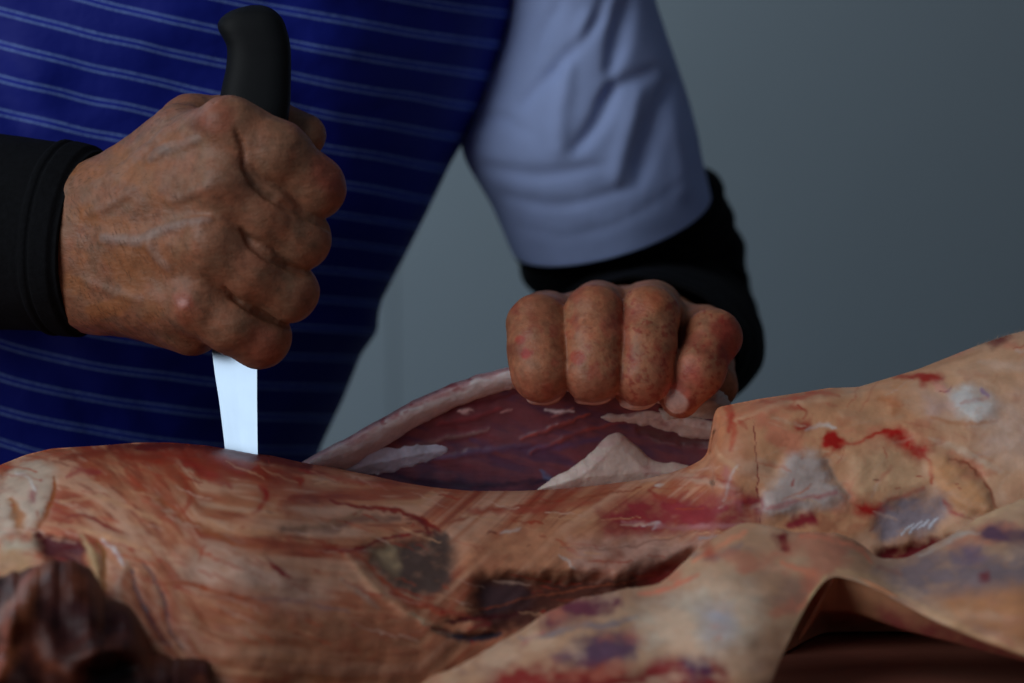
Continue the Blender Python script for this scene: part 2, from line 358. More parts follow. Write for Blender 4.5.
# upper left, red and rust patches
for pts, wd, c, a in [([(64, 478), (78, 470), (98, 472)], 12, pc(128, 48, 44), .7), ([(20, 462), (50, 455), (70, 452)], 8, rust, .4), ([(110, 448), (128, 450)], 6, deep, .6), ([(125, 470), (150, 500)], 14, rust, .5),
                      ([(110, 447), (170, 445), (240, 455), (310, 467)], 22, pc(84, 26, 16), .95), ([(120, 456), (200, 460), (250, 472), (300, 482)], 30, pc(122, 42, 24), .8), ([(60, 458), (110, 452), (160, 456)], 16, pc(110, 46, 30), .7), ([(185, 462), (215, 478), (230, 486)], 16, redb, .55), ([(258, 486), (268, 492), (264, 506), (256, 512)], 13, redb, .75), ([(180, 470), (190, 500), (168, 520)], 10, rust, .5),
                      ([(140, 490), (165, 505), (200, 528), (230, 545), (262, 545)], 9, pc(134, 70, 40), .65), ([(205, 522), (225, 530)], 6, peachL, .8), ([(205, 545), (200, 562)], 4, rust, .7), ([(270, 558), (280, 568), (290, 578)], 8, pc(110, 26, 34), .85),
                      ([(165, 584), (190, 586), (220, 592), (250, 600)], 8, pc(126, 56, 30), .75), ([(250, 598), (300, 602), (350, 612)], 7, pc(110, 78, 82), .5), ([(64, 516), (84, 514), (104, 524), (130, 534)], 5, pc(110, 34, 28), .85), ([(130, 548), (134, 552)], 7, rust, .8),
                      ([(186, 598), (196, 612), (204, 626)], 4, pc(120, 56, 34), .7), ([(310, 540), (340, 552), (330, 548)], 6, rust, .6), ([(300, 470), (340, 480), (370, 484)], 9, redb, .5), ([(315, 485), (330, 482)], 5, peachL, .8), ([(290, 500), (302, 498)], 8, pc(120, 48, 30), .6),
                      ([(345, 470), (420, 487), (470, 491)], 6, pc(150, 84, 58), .6), ([(60, 500), (100, 498), (140, 512), (160, 520)], 8, peachL, .6), ([(46, 524), (80, 528), (120, 540), (150, 552)], 12, peachL, .7)]:
    S(pts, wd, c, a)
for pts, wd, h in [([(64, 514), (84, 512), (104, 522), (130, 534)], 5, -2.2), ([(46, 525), (80, 528), (118, 536)], 8, 2.0), ([(60, 492), (100, 490), (150, 506)], 7, 1.4), ([(70, 478), (110, 476), (150, 490)], 6, -1.4), ([(90, 462), (140, 466), (180, 480)], 8, 1.4), ([(140, 490), (200, 526), (262, 545)], 8, -1.6)]:
    S(pts, wd, h=h)
# pale strands and slits above the dark cut piece
S([(84, 536), (92, 552), (98, 572), (100, 600)], 16, pc(140, 112, 80), .9, h=2.5); S([(100, 540), (106, 560), (104, 592)], 8, pc(112, 70, 32), .85, h=-2.0); S([(104, 538), (116, 552), (124, 566)], 7, pc(160, 146, 144), .9, h=1.6)
B([(38, 536), (50, 538), (80, 540), (88, 560), (90, 590), (70, 590), (50, 566)], pc(70, 22, 26), .95, 4, -7.0)
for pts, wd in [([(131, 568), (136, 590), (146, 612), (160, 636), (170, 646)], 7), ([(142, 562), (156, 584), (164, 606), (172, 630), (184, 650)], 5)]:
    S(pts, wd, pc(70, 54, 62), .9, h=-3.0)
S([(148, 612), (160, 632), (172, 646)], 9, deep, .9, h=-2.5); S([(128, 562), (118, 590), (122, 640)], 12, pc(146, 116, 100), .6, h=1.2); S([(150, 580), (162, 610)], 9, pc(150, 118, 100), .5, h=1.0)
# valley across the middle
S([(285, 528), (330, 530), (360, 520), (400, 520)], 16, pc(110, 76, 62), .7, h=-2.5); S([(300, 528), (330, 524), (360, 512)], 12, pc(130, 98, 76), .6)
S([(330, 502), (360, 508), (395, 512), (420, 520), (440, 530)], 9, pc(112, 34, 22), .85, h=-1.5); S([(408, 516), (424, 524), (430, 536)], 12, pc(96, 24, 18), .8, h=-1.5); S([(448, 525), (460, 520), (500, 508), (560, 500), (640, 490)], 6, pc(118, 54, 34), .6, h=-1.0)
S([(324, 552), (344, 550), (364, 546), (390, 538), (420, 533), (450, 536)], 5, pc(112, 26, 26), .9, h=-1.2); S([(322, 548), (338, 546)], 5, rust, .7)
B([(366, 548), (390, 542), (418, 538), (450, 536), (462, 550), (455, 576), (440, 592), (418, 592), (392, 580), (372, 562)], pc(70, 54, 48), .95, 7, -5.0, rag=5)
B([(370, 552), (392, 546), (400, 556), (398, 572), (382, 562)], pc(142, 120, 92), .7, 6)
S([(345, 555), (370, 580), (400, 606), (440, 628)], 14, pc(156, 118, 92), .7, h=2.5); S([(350, 550), (376, 572), (410, 600), (452, 618)], 8, pc(138, 66, 44), .8, h=-1.6); S([(340, 580), (360, 592), (380, 606)], 12, pc(134, 106, 92), .6)
S([(392, 592), (430, 606), (470, 618), (500, 620)], 11, pc(132, 60, 44), .8, h=2.0); S([(396, 604), (440, 622), (480, 628)], 7, peach, .6)
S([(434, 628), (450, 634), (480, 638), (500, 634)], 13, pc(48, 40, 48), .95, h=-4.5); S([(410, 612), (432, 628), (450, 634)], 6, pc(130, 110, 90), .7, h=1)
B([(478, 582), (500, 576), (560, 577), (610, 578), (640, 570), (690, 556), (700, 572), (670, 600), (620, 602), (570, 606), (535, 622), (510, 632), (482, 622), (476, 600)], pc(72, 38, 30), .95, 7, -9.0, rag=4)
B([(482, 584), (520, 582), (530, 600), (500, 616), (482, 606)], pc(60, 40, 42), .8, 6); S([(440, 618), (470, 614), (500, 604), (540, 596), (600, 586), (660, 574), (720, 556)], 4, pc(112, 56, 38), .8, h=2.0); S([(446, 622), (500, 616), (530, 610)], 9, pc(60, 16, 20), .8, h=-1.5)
S([(470, 618), (490, 624), (470, 630)], 8, pc(120, 44, 44), .7, h=1.5); B([(640, 566), (668, 556), (690, 556), (690, 580), (660, 592), (640, 582)], pc(116, 36, 32), .75, 6, 1.0)
# long central band: bright fascia above the hollow, purple-red to the right
B([(480, 530), (540, 528), (600, 524), (610, 545), (560, 572), (500, 572), (465, 570), (460, 545)], pc(160, 108, 80), .7, 10, 3.0); S([(500, 532), (520, 528)], 6, white, .6); S([(556, 540), (572, 552), (590, 562)], 6, pc(150, 66, 44), .7)
B([(570, 540), (620, 534), (660, 536), (700, 540), (690, 556), (620, 570), (575, 566)], pc(150, 112, 98), .8, 8, 1.5); S([(560, 556), (576, 570)], 5, pc(160, 140, 130), .7)
B([(600, 510), (640, 500), (690, 498), (730, 496), (770, 500), (760, 524), (700, 530), (640, 534), (606, 532)], pc(116, 38, 42), .85, 6, -1.0, rag=4); S([(470, 512), (540, 508), (600, 500)], 16, pc(128, 56, 42), .55)
S([(620, 522), (680, 528), (740, 524)], 10, pc(146, 96, 96), .6); S([(640, 526), (656, 524), (650, 530)], 6, pc(160, 140, 140), .6); S([(700, 540), (740, 538), (770, 536)], 10, pc(130, 116, 116), .7)
S([(640, 482), (680, 474), (700, 478), (740, 490)], 16, pc(156, 122, 104), .8, h=2.0); S([(655, 487), (664, 484)], 8, white, .7); S([(690, 470), (706, 462), (714, 452)], 10, pc(168, 122, 92), .7, h=2.0)
S([(650, 494), (672, 500), (690, 492)], 10, pc(122, 42, 36), .5); S([(560, 548), (620, 548), (660, 540), (700, 532)], 3, pc(110, 70, 58), .5, h=-.8)
# right leg
S([(716, 412), (722, 430), (718, 450)], 12, pc(160, 106, 76), .8, h=1.5); S([(727, 410), (735, 425), (733, 450)], 12, pc(140, 60, 42), .6); S([(715, 446), (724, 460), (740, 470)], 10, pc(166, 128, 100), .7)
S([(756, 420), (757, 470), (758, 500), (760, 524)], 1.8, pc(110, 46, 38), .9, soft=.4, h=-.8)
B([(776, 474), (790, 456), (812, 452), (826, 466), (838, 486), (846, 500), (830, 508), (800, 512), (766, 520), (762, 500)], pc(150, 134, 128), .85, 6, 2.5, rag=4); S([(826, 462), (836, 480), (850, 500)], 9, pc(134, 110, 96), .7, h=-1.5)
S([(790, 484), (794, 478)], 4, redb, .7); S([(766, 510), (800, 500), (838, 494)], 12, pc(138, 84, 84), .6); B([(786, 520), (812, 516), (816, 524), (790, 528)], pc(116, 34, 40), .8, 3)
B([(792, 422), (806, 420), (812, 426), (798, 430)], redb, .8, 4); S([(760, 402), (800, 408)], 12, pc(136, 60, 44), .5)
B([(820, 440), (830, 432), (842, 440), (838, 450), (824, 448)], pc(134, 20, 14), .95, 3, rag=3); S([(838, 444), (860, 442), (880, 434), (900, 434)], 8, pc(146, 34, 22), .85, rag=.4); B([(880, 434), (902, 430), (914, 444), (926, 452), (918, 462), (904, 452), (890, 442)], pc(140, 22, 16), .9, 4, rag=3)
S([(918, 452), (932, 466), (934, 482)], 9, pc(136, 24, 18), .85, rag=.4); S([(924, 486), (900, 496), (880, 504)], 10, pc(150, 56, 40), .75, rag=.4); B([(856, 506), (874, 504), (892, 508), (878, 516), (860, 514)], pc(136, 26, 20), .85, 4, rag=2)
B([(850, 450), (880, 446), (910, 458), (924, 476), (910, 490), (880, 498), (858, 492), (848, 470)], pc(200, 158, 122), .8, 9, 2.0); S([(884, 448), (888, 462)], 3, pc(150, 60, 44), .6)
B([(884, 508), (910, 496), (944, 492), (952, 508), (936, 524), (910, 534), (884, 540), (876, 524)], pc(112, 100, 106), .9, 7, -2.5, rag=4)
for k in range(4): S([(902 + 9 * k, 536 - 3 * k), (914 + 8 * k, 524 - 3 * k)], 3.5, pc(176, 176, 184), .8, soft=.5, h=1.0)
B([(876, 552), (900, 548), (950, 536), (952, 546), (910, 562), (884, 562)], pc(96, 26, 30), .95, 4, -3.0)
B([(930, 466), (948, 458), (970, 470), (988, 490), (996, 510), (976, 516), (958, 510), (944, 494)], pc(166, 120, 84), .8, 6, 4.0); S([(950, 460), (972, 466), (990, 486), (998, 508)], 5, pc(126, 64, 44), .8, h=-2.0); S([(944, 500), (956, 514), (970, 520)], 9, pc(128, 52, 48), .6)
# top right: red scrape, pale tendon
S([(892, 378), (920, 376), (942, 380)], 12, pc(132, 44, 30), .8); B([(918, 376), (940, 376), (938, 384), (922, 383)], redb, .7, 4); B([(932, 384), (944, 384), (948, 390), (940, 392)], pc(176, 120, 110), .9, 3, 2.0); S([(938, 392), (948, 390), (953, 384)], 3, pc(120, 24, 40), .9)
B([(950, 392), (968, 388), (990, 398), (996, 410), (984, 420), (966, 418), (956, 406)], pc(182, 176, 172), .9, 8, 2.5); S([(982, 390), (990, 398)], 8, pc(130, 106, 124), .8); B([(924, 396), (948, 400), (950, 414), (930, 412)], pc(154, 126, 118), .6, 7)
S([(878, 400), (894, 404), (892, 414)], 18, pc(146, 92, 60), .7); S([(980, 362), (1010, 366), (1060, 360)], 20, pc(168, 138, 118), .6); B([(984, 340), (1006, 333), (1010, 338), (992, 346)], pc(96, 40, 30), .8, 3, 1.5); S([(930, 416), (960, 424), (1000, 420)], 8, pc(150, 100, 70), .6)
S([(880, 366), (930, 366), (980, 350)], 12, pc(150, 108, 80), .6); B([(1000, 400), (1100, 390), (1100, 440), (990, 450)], pc(166, 142, 130), .6, 16); S([(930, 440), (960, 450), (1000, 470)], 14, pc(164, 140, 120), .6)
S([(736, 420), (790, 402), (850, 396), (890, 384)], 12, pc(168, 128, 100), .5, h=1.5); S([(842, 412), (870, 420), (900, 418)], 16, pc(156, 118, 92), .5, h=1.5)
# specks of blood and scrapes
rng = random.Random(4)
for k in range(120):
    x = rng.uniform(0, 1020); y = rng.uniform(450, 640)
    S([(x, y), (x + rng.uniform(-5, 9), y + rng.uniform(-3, 5))], rng.uniform(2, 4.5), rng.choice([redb, rust, deep]), rng.uniform(.3, .7), rag=.5)
for k in range(210):
    x = rng.uniform(-20, 700); y = rng.uniform(455, 640); a_ = float(np.interp(x, [0, 200, 420, 560, 700], [.1, .42, .3, .03, -.1])); L = rng.uniform(14, 46)
    S([(x, y), (x + L * .5 * math.cos(a_), y + L * .5 * math.sin(a_) + rng.uniform(-2, 2)), (x + L * math.cos(a_), y + L * math.sin(a_))], rng.uniform(2, 5), rng.choice([rust, peachL, pc(146, 62, 38), pc(176, 140, 122), pc(132, 44, 32)]), rng.uniform(.3, .75), h=rng.choice([-1, 1]) * rng.uniform(.2, .7))

for k in range(60):
    x = rng.uniform(716, 1060); y = rng.uniform(float(np.interp(x, [716, 860, 1024], [412, 396, 340])), 520); a_ = rng.uniform(-1.2, .5); L = rng.uniform(8, 40)
    S([(x, y), (x + L * .5 * math.cos(a_) + rng.uniform(-3, 3), y + L * .5 * math.sin(a_)), (x + L * math.cos(a_), y + L * math.sin(a_))], rng.uniform(1.5, 9), rng.choice([pc(150, 84, 60), pc(140, 60, 44), pc(186, 150, 124), pc(176, 146, 130)]), rng.uniform(.2, .5), h=rng.uniform(-.5, .5))
S, B = cc.stroke, cc.blob
for c_, pts, wd, a in [(redb, [(724, 404), (732, 412), (729, 432)], 14, .55), (redb, [(741, 420), (748, 428)], 9, .4), (pc(150, 60, 40), [(780, 400), (820, 392), (842, 396)], 8, .5), (redb, [(796, 404), (806, 410), (802, 416)], 5, .6), (white, [(806, 430), (820, 424), (834, 428)], 10, .5),
                      (pc(140, 80, 84), [(726, 470), (732, 490), (740, 510)], 22, .5), (white, [(738, 466), (730, 480), (726, 500)], 7, .5), (redb, [(718, 478), (740, 490), (750, 520)], 8, .4)]: S(pts, wd, c_, a)
cc.C *= (0.92 - 0.05 * (1 - sstep(640, 760, X)))[..., None]
# shape of the main mass
cc.soften(2.6, 0.8)
Yc = slerp_pts([(-110, .020), (100, .009), (270, .009), (340, .030), (560, .030), (690, .026), (730, .012), (860, .020), (1140, .05)], X, 10)
bott = 735.0
crest_s = slerp_pts(crest_pts, X, 26); v = np.clip((Y - crest_s) / (bott - crest_s), 0, 1)
Yf = slerp_pts([(-110, -.135), (250, -.140), (400, -.105), (540, -.080), (640, -.060), (760, -.035), (900, -.030), (1140, -.05)], X)
def main_depth(Xq, Yq):
    return None
cp = [p for p in crest_pts]
dcr = line_d(X, Y, cp)
top_rows = crest
D = Yc + (Yf - Yc) * (1 - (1 - v) ** 2) ** 0.62 + 0.010 * np.exp(-dcr / 7.0)
D = D - cc.H / 1000.0 * sstep(0, 10, dcr)
# the hollow behind the thin front flap
D = D + 0.05 * sstep(570, 640, Y) * sstep(770, 830, X)
cc.D = D
# rows follow the crest
nr, ncx = 300, 980
u = np.linspace(-108, 1138, ncx); vv = np.linspace(0, 1, nr) ** 1.15
PX = np.tile(u, (nr, 1)); cr_ = slerp_pts(crest_pts, PX, 2); PY = cr_ + (733 - cr_) * vv[:, None]
DD = cc.sample(cc.D, PX, PY); CC = cc.sample(cc.C, PX, PY)
n = noise3(PX / 3.1, PY / 2.6, 0, 400) * 0.00006; W = P(PX, PY, DD - n)
W[..., 2] = np.maximum(W[..., 2], ZT + 0.0008)
back = []; bc = []
top = W[0]; base_c = CC[0]
for k in range(1, 15):
    a = k / 14 * math.pi / 2; q = top.copy()
    q[:, 1] += 0.052 * math.sin(a) ; q[:, 2] = (ZT + 0.0008) + (top[:, 2] - ZT - 0.0008) * math.cos(a) ** 0.8 if k < 14 else ZT + 0.0008
    back.append(q); bc.append(base_c)
W = np.concatenate([np.array(back)[::-1], W], 0); CC = np.concatenate([np.array(bc), CC], 0)
ca = empty('carcass', tuple(P(500, 560, 0.0)), 'skinned carcass on the table, mottled orange fat and blood, leg rising to the right', 'meat')
def end_cap(W, CC, side, ext, n=12):
    p = W[:, side]; cen = p.mean(0); cen[2] = ZT + 0.0008; cols = []
    for k in range(1, n + 1):
        a = k / n * math.pi / 2; q = cen + (p - cen) * max(math.cos(a), 0.002); q[:, 0] += ext * math.sin(a); q[:, 2] = np.maximum(q[:, 2], ZT + 0.0008); cols.append(q)
    A_ = np.stack(cols, 1); C_ = np.repeat(CC[:, side][:, None], n, 1)
    return (np.concatenate([W, A_], 1), np.concatenate([CC, C_], 1)) if side == -1 else (np.concatenate([A_[:, ::-1], W], 1), np.concatenate([C_, CC], 1))
W, CC = end_cap(W, CC, -1, 0.05); W, CC = end_cap(W, CC, 0, -0.05)
nrr, ncx = W.shape[:2]; Vm = W.reshape(-1, 3)
F = grid_faces(nrr, ncx)
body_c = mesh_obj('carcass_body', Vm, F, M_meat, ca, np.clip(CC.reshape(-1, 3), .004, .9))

# a little fur left on the top of the leg
fc = bpy.data.curves.new('fur', 'CURVE'); fc.dimensions = '3D'; fc.bevel_depth = 0.00007; fr_ = random.Random(8)
for k in range(150):
    x = fr_.uniform(975, 1070); p0 = P(x, float(lerp_pts(crest_pts, x)) + fr_.uniform(-0.5, 3), float(np.interp(x, [860, 1140], [.03, .056]))); L = fr_.uniform(.0015, .004)
    dx, dz = fr_.uniform(-.3, .7), fr_.uniform(.5, 1); sp = fc.splines.new('POLY'); sp.points.add(2)
    for q in range(3): sp.points[q].co = (p0[0] + dx * L * q / 2, p0[1] - .1 * L * q, p0[2] + dz * L * q / 2 - .3 * L * (q / 2) ** 2, 1); sp.points[q].radius = 1 - .35 * q
fc.materials.append(M_fur); fo = bpy.data.objects.new('fur', fc); sc.collection.objects.link(fo); fo.parent = ca; fo.matrix_parent_inverse = ca.matrix_world.inverted(); fo['kind'] = 'stuff'
# generic closed sheet: front grid + back grid
def sheet(name, mat, PX, PY, D, C, thick, parent, edge=0.0, drop=0.0):
    nr, nc = PX.shape
    W = P(PX, PY, D)
    i = np.minimum(np.arange(nr), np.arange(nr)[::-1])[:, None]; j = np.minimum(np.arange(nc), np.arange(nc)[::-1])[None, :]
    rr = np.clip(np.minimum(i, j) / 6.0, 0, 1); rr = np.sqrt(1 - (1 - rr) ** 2)
    T = thick * (0.12 + 0.88 * rr)
    A_ = W.copy(); A_[..., 1] += (thick - T) * 0.5
    Bk = W.copy(); Bk[..., 1] += thick * 0.5 + T * 0.5; Bk[..., 2] -= drop
    k = nr * nc; V = np.vstack([A_.reshape(-1, 3), Bk.reshape(-1, 3)]); V[:, 2] = np.maximum(V[:, 2], ZT + 0.0008)
    F = [grid_faces(nr, nc)[:, ::-1], grid_faces(nr, nc, k)]; rim = []
    for a in range(nr - 1):
        rim.append((a * nc, (a + 1) * nc, (a + 1) * nc + k, a * nc + k)); b = a * nc + nc - 1; rim.append((b, b + k, b + nc + k, b + nc))
    for b in range(nc - 1):
        rim.append((b, b + k, b + 1 + k, b + 1)); a = (nr - 1) * nc + b; rim.append((a, a + 1, a + 1 + k, a + k))
    Cc = np.clip(np.vstack([C.reshape(-1, 3)] * 2), .004, .9)
    return recalc(mesh_obj(name, V, np.vstack(F + [np.array(rim)]), mat, parent, Cc))

# ---- lifted muscle behind, held up by the left hand
rim_pts = [(285, 472), (300, 464), (320, 453), (345, 440), (375, 422), (400, 409), (425, 396), (450, 385), (480, 375), (515, 367), (550, 370), (600, 376), (650, 385), (690, 394), (722, 404), (745, 420)]
muscle = pc(88, 47, 54)
cm = Canvas(270, 760, 345, 530, 1.0, muscle, 4, 18, 501)
X2, Y2 = cm.X, cm.Y
n = fbm((X2 + Y2 * 1.6) / 60, (Y2 - X2 * .35) / 9, 0, 510, 4)
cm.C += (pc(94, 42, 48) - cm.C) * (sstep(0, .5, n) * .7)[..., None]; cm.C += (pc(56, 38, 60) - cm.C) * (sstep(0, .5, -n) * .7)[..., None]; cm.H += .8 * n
S, B = cm.stroke, cm.blob
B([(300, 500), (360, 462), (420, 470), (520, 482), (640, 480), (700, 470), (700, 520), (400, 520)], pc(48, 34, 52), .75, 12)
for pts, wd, c, a, h in [([(340, 466), (380, 440), (430, 418), (500, 398), (530, 392)], 9, pc(76, 32, 42), .8, -.6), ([(400, 448), (440, 440), (490, 430)], 8, pc(104, 76, 76), .7, .8), ([(440, 424), (470, 418), (500, 408)], 10, pc(104, 46, 52), .7, .6),
                         ([(462, 413), (474, 410)], 6, pc(170, 140, 140), .8, .5), ([(500, 412), (512, 408)], 4, pc(150, 110, 110), .7, .5), ([(552, 416), (575, 409)], 4, pc(140, 90, 90), .6, .5), ([(545, 410), (560, 411), (575, 412)], 6, pc(176, 162, 166), .85, .8),
                         ([(520, 440), (560, 425), (590, 415)], 6, pc(120, 54, 50), .7, 1.2), ([(530, 455), (580, 432), (640, 420)], 7, pc(110, 48, 46), .6, .8), ([(470, 440), (520, 450), (600, 440)], 14, pc(70, 46, 70), .6, 0), ([(430, 460), (480, 450), (530, 446)], 10, pc(76, 56, 78), .7, .6),
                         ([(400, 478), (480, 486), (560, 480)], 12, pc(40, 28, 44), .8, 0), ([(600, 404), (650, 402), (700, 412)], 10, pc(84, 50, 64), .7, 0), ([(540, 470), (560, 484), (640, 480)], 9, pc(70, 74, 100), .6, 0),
                         ([(640, 430), (680, 440), (710, 440)], 22, pc(74, 44, 46), .85, -1.5), ([(650, 438), (675, 446)], 6, pc(96, 72, 76), .7, .6)]:
    S(pts, wd, c, a, h=h)
cm.soften(1.6)
def flap_depth(px, py):
    t = np.clip((py - slerp_pts(rim_pts, px, 8)) / 95.0, 0, 1.6)
    return slerp_pts([(285, .046), (420, .054), (520, .050), (700, .052), (745, .046)], px, 24) + 0.012 * np.sin(np.minimum(t / 0.65, 1) * math.pi / 2)
nu, nv = 440, 120
u = np.linspace(292, 742, nu); vv = np.linspace(0, 1, nv)
PX = np.tile(u, (nv, 1)); tp = lerp_pts(rim_pts, PX) + 6; bt = np.maximum(lerp_pts(crest_pts, PX), 455) + 22; bt = np.where(PX > 705, 486, bt); bt = np.maximum(bt, tp + 10)
PY = tp + (bt - tp) * vv[:, None]; DD = flap_depth(PX, PY) - cm.sample(cm.H, PX, PY) / 1000
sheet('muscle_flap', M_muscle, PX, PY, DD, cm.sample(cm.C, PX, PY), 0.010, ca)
# band of white fat along the raised rim
band_w = lambda px: lerp_pts([(285, 6), (300, 12), (345, 34), (380, 32), (420, 29), (460, 26), (520, 23), (640, 18), (745, 16)], px)
nu, nv = 470, 40
u = np.linspace(287, 744, nu); PX = np.tile(u, (nv, 1)); tp = lerp_pts(rim_pts, PX) + 1.6 * fbm(PX / 14, 0, 3, 551, 3); s_ = np.linspace(0, 1, nv)[:, None]
PY = tp + band_w(PX) * s_ + 1.4 * fbm(PX / 10, 0, 8, 552, 3) * s_; th_ = s_ * math.pi
D0 = flap_depth(PX, PY) - 0.0045 * np.sin(th_) ** 0.7 + 0.001; nb = fbm(PX / 16, PY / 7, 0, 555, 3)
C_ = np.ones(PX.shape + (3,)) * pc(198, 188, 188); C_ += (pc(128, 66, 72) - C_) * (sstep(.45, .1, s_ + .25 * nb + 0 * PX))[..., None] * .75 if False else 0
mk = (1 - sstep(.08, .32, s_ + .3 * nb + 0 * PX)) * .7; C_ += (pc(136, 78, 82) - C_) * mk[..., None]
mk = sstep(.2, .5, fbm(PX / 11, PY / 5, 4, 556, 3)) * (1 - sstep(.1, .4, s_)) * .8; C_ += (pc(118, 34, 44) - C_) * mk[..., None]
mk = sstep(380, 340, PX) if False else (1 - sstep(320, 400, PX)) * .4; C_ += (pc(160, 144, 150) - C_) * mk[..., None]
sheet('fat_rim', M_fat, PX, PY, D0 - .0006 * nb, C_, 0.010, ca)
# separate lumps of pale fat on the muscle
def lump(name, poly, base, tones, height, depth, mat=M_fat, step=1.0, rag=3.0, seed=0, parent=ca, sink=0.002):
    poly = smooth_curve(list(poly) + [poly[0]], 5); x0, y0 = poly.min(0) - 6; x1, y1 = poly.max(0) + 6
    gx, gy = np.meshgrid(np.arange(x0, x1, step), np.arange(y0, y1, step))
    d = poly_sd(gx, gy, poly) + rag * fbm(gx / 9, gy / 7, 0, 600 + seed, 3)
    hh = height * np.clip(d / 12.0, 0, 1) ** 0.7 * (1 + .16 * fbm(gx / 14, gy / 9, 1, 610 + seed, 3)); hh = np.where(d > 0, hh, -sink * np.clip(-d / 3, 0, 1))
    D = depth(gx, gy) - hh; W = P(gx, gy, D); Bk = P(gx, gy, depth(gx, gy) + sink * 1.3); keep = d > -3
    C = np.ones(gx.shape + (3,)) * base; nn = fbm(gx / 18, gy / 10, 2, 620 + seed, 4)
    for col, lo_, hi_, a in tones: C += (col - C) * (sstep(lo_, hi_, nn) * a)[..., None]
    nr, nc = gx.shape; fs = grid_faces(nr, nc); kf = keep.ravel()[fs].all(1); fs = fs[kf]; k = nr * nc
    V = np.vstack([W.reshape(-1, 3), Bk.reshape(-1, 3)]); bf = fs[:, ::-1] + k
    e = np.vstack([fs[:, [0, 1]], fs[:, [1, 2]], fs[:, [2, 3]], fs[:, [3, 0]]]); key = np.sort(e, 1); kk = key[:, 0] * (k + 1) + key[:, 1]
    _, first, cnt = np.unique(kk, return_index=True, return_counts=True); be = e[first[cnt == 1]]
    side = np.stack([be[:, 0], be[:, 1], be[:, 1] + k, be[:, 0] + k], 1)
    Fa = np.vstack([fs[:, ::-1], bf[:, ::-1], side]); used = np.unique(Fa); mp = np.full(2 * k, -1); mp[used] = np.arange(len(used))
    CC = np.clip(np.vstack([C.reshape(-1, 3)] * 2), .004, .9)[used]
    return recalc(mesh_obj(name, V[used], mp[Fa], mat, parent, CC))
fd = lambda x, y: flap_depth(x, y)
lump('fat_patch', [(334, 468), (352, 462), (370, 452), (400, 447), (430, 443), (447, 449), (438, 459), (410, 467), (380, 474), (350, 476)], pc(150, 148, 162), [(pc(170, 164, 170), .15, .5, .8), (pc(104, 106, 126), .1, .45, .5)], .0022, fd, seed=1)
lump('fat_patch', [(536, 490), (556, 476), (580, 462), (596, 447), (608, 436), (622, 434), (636, 446), (656, 461), (684, 464), (694, 470), (688, 478), (650, 484), (600, 488), (560, 492)], pc(192, 176, 166), [(pc(160, 134, 130), .1, .5, .8), (pc(196, 182, 174), -.1, -.5, .7)], .0032, fd, seed=2, rag=1.5)
lump('fat_patch', [(598, 416), (640, 412), (680, 414), (704, 420), (722, 424), (722, 438), (690, 436), (650, 426), (612, 422)], pc(160, 142, 136), [(pc(180, 164, 156), .1, .5, .8), (pc(126, 88, 88), -.15, -.5, .8)], .003, fd, seed=3)
lump('membrane', [(660, 410), (690, 400), (716, 392), (728, 404), (722, 416), (690, 416), (668, 418)], pc(140, 136, 132), [(pc(176, 172, 166), .1, .5, .8)], .004, lambda x, y: flap_depth(x, y) - .003, seed=4)

# ---- thin belly flap in the foreground, draped and lifted over a dark hollow
cf = Canvas(400, 1150, 480, 740, 1.25, pc(146, 112, 88), 6, 34, 701)
X3, Y3 = cf.X, cf.Y
n = fbm((X3 + Y3) / 50, (Y3 - X3 * .3) / 22, 0, 705, 3); cf.C += (pc(156, 128, 104) - cf.C) * (sstep(0, .5, n) * .6)[..., None]; cf.C += (pc(116, 86, 76) - cf.C) * (sstep(0, .5, -n) * .6)[..., None]; cf.H += 2.0 * n
S, B = cf.stroke, cf.blob
B([(545, 618), (575, 600), (612, 594), (618, 604), (590, 616), (556, 628)], pc(84, 42, 52), .9, 6, -1.5); S([(520, 640), (560, 632), (610, 622), (640, 616)], 12, pc(110, 96, 96), .8, h=1.5)
B([(560, 656), (590, 640), (620, 630), (636, 634), (634, 656), (600, 668), (575, 668)], pc(80, 56, 72), .9, 7, -1.5); S([(548, 630), (530, 640), (520, 650)], 8, pc(140, 84, 80), .7)
B([(480, 688), (510, 672), (560, 666), (620, 668), (630, 690), (600, 740), (450, 740)], pc(104, 32, 28), .9, 7); B([(636, 676), (660, 660), (690, 656), (720, 662), (726, 700), (640, 720)], pc(108, 32, 32), .9, 6); B([(680, 660), (700, 656), (712, 672), (690, 680)], pc(64, 30, 56), .8, 5)
S([(440, 672), (470, 660), (520, 652), (560, 650)], 16, pc(142, 108, 86), .8, h=1.5); B([(640, 610), (690, 590), (740, 580), (760, 610), (740, 650), (690, 650), (650, 650)], pc(150, 134, 118), .8, 14, 2); B([(700, 610), (730, 605), (730, 640), (705, 640)], pc(134, 128, 132), .6, 10)
S([(735, 530), (760, 526), (800, 530)], 12, pc(150, 112, 88), .8); B([(772, 534), (784, 534), (790, 548), (780, 546)], pc(90, 24, 26), .9, 4); S([(680, 555), (720, 556), (742, 544)], 16, pc(120, 96, 88), .7); B([(802, 570), (816, 572), (812, 588), (804, 584)], pc(160, 92, 70), .7, 6); S([(740, 570), (790, 566), (830, 572)], 14, pc(150, 112, 90), .6); cf.S2 = 1
n = fbm(X3 / 40, Y3 / 26, 5, 731, 4); cf.C += (pc(150, 88, 70) - cf.C) * (sstep(.1, .45, n) * .6)[..., None]; cf.C += (pc(176, 146, 122) - cf.C) * (sstep(.1, .45, -n) * .6)[..., None]
for pts_, w_s, c_s in [([(690, 562), (720, 546), (745, 532)], 12, pc(168, 110, 84)), ([(800, 534), (850, 544), (872, 560)], 10, pc(164, 100, 78)), ([(640, 596), (700, 576)], 10, pc(160, 96, 76)), ([(780, 560), (820, 580), (800, 610)], 12, pc(168, 104, 80))]: cf.stroke(pts_, w_s, c_s, .7)
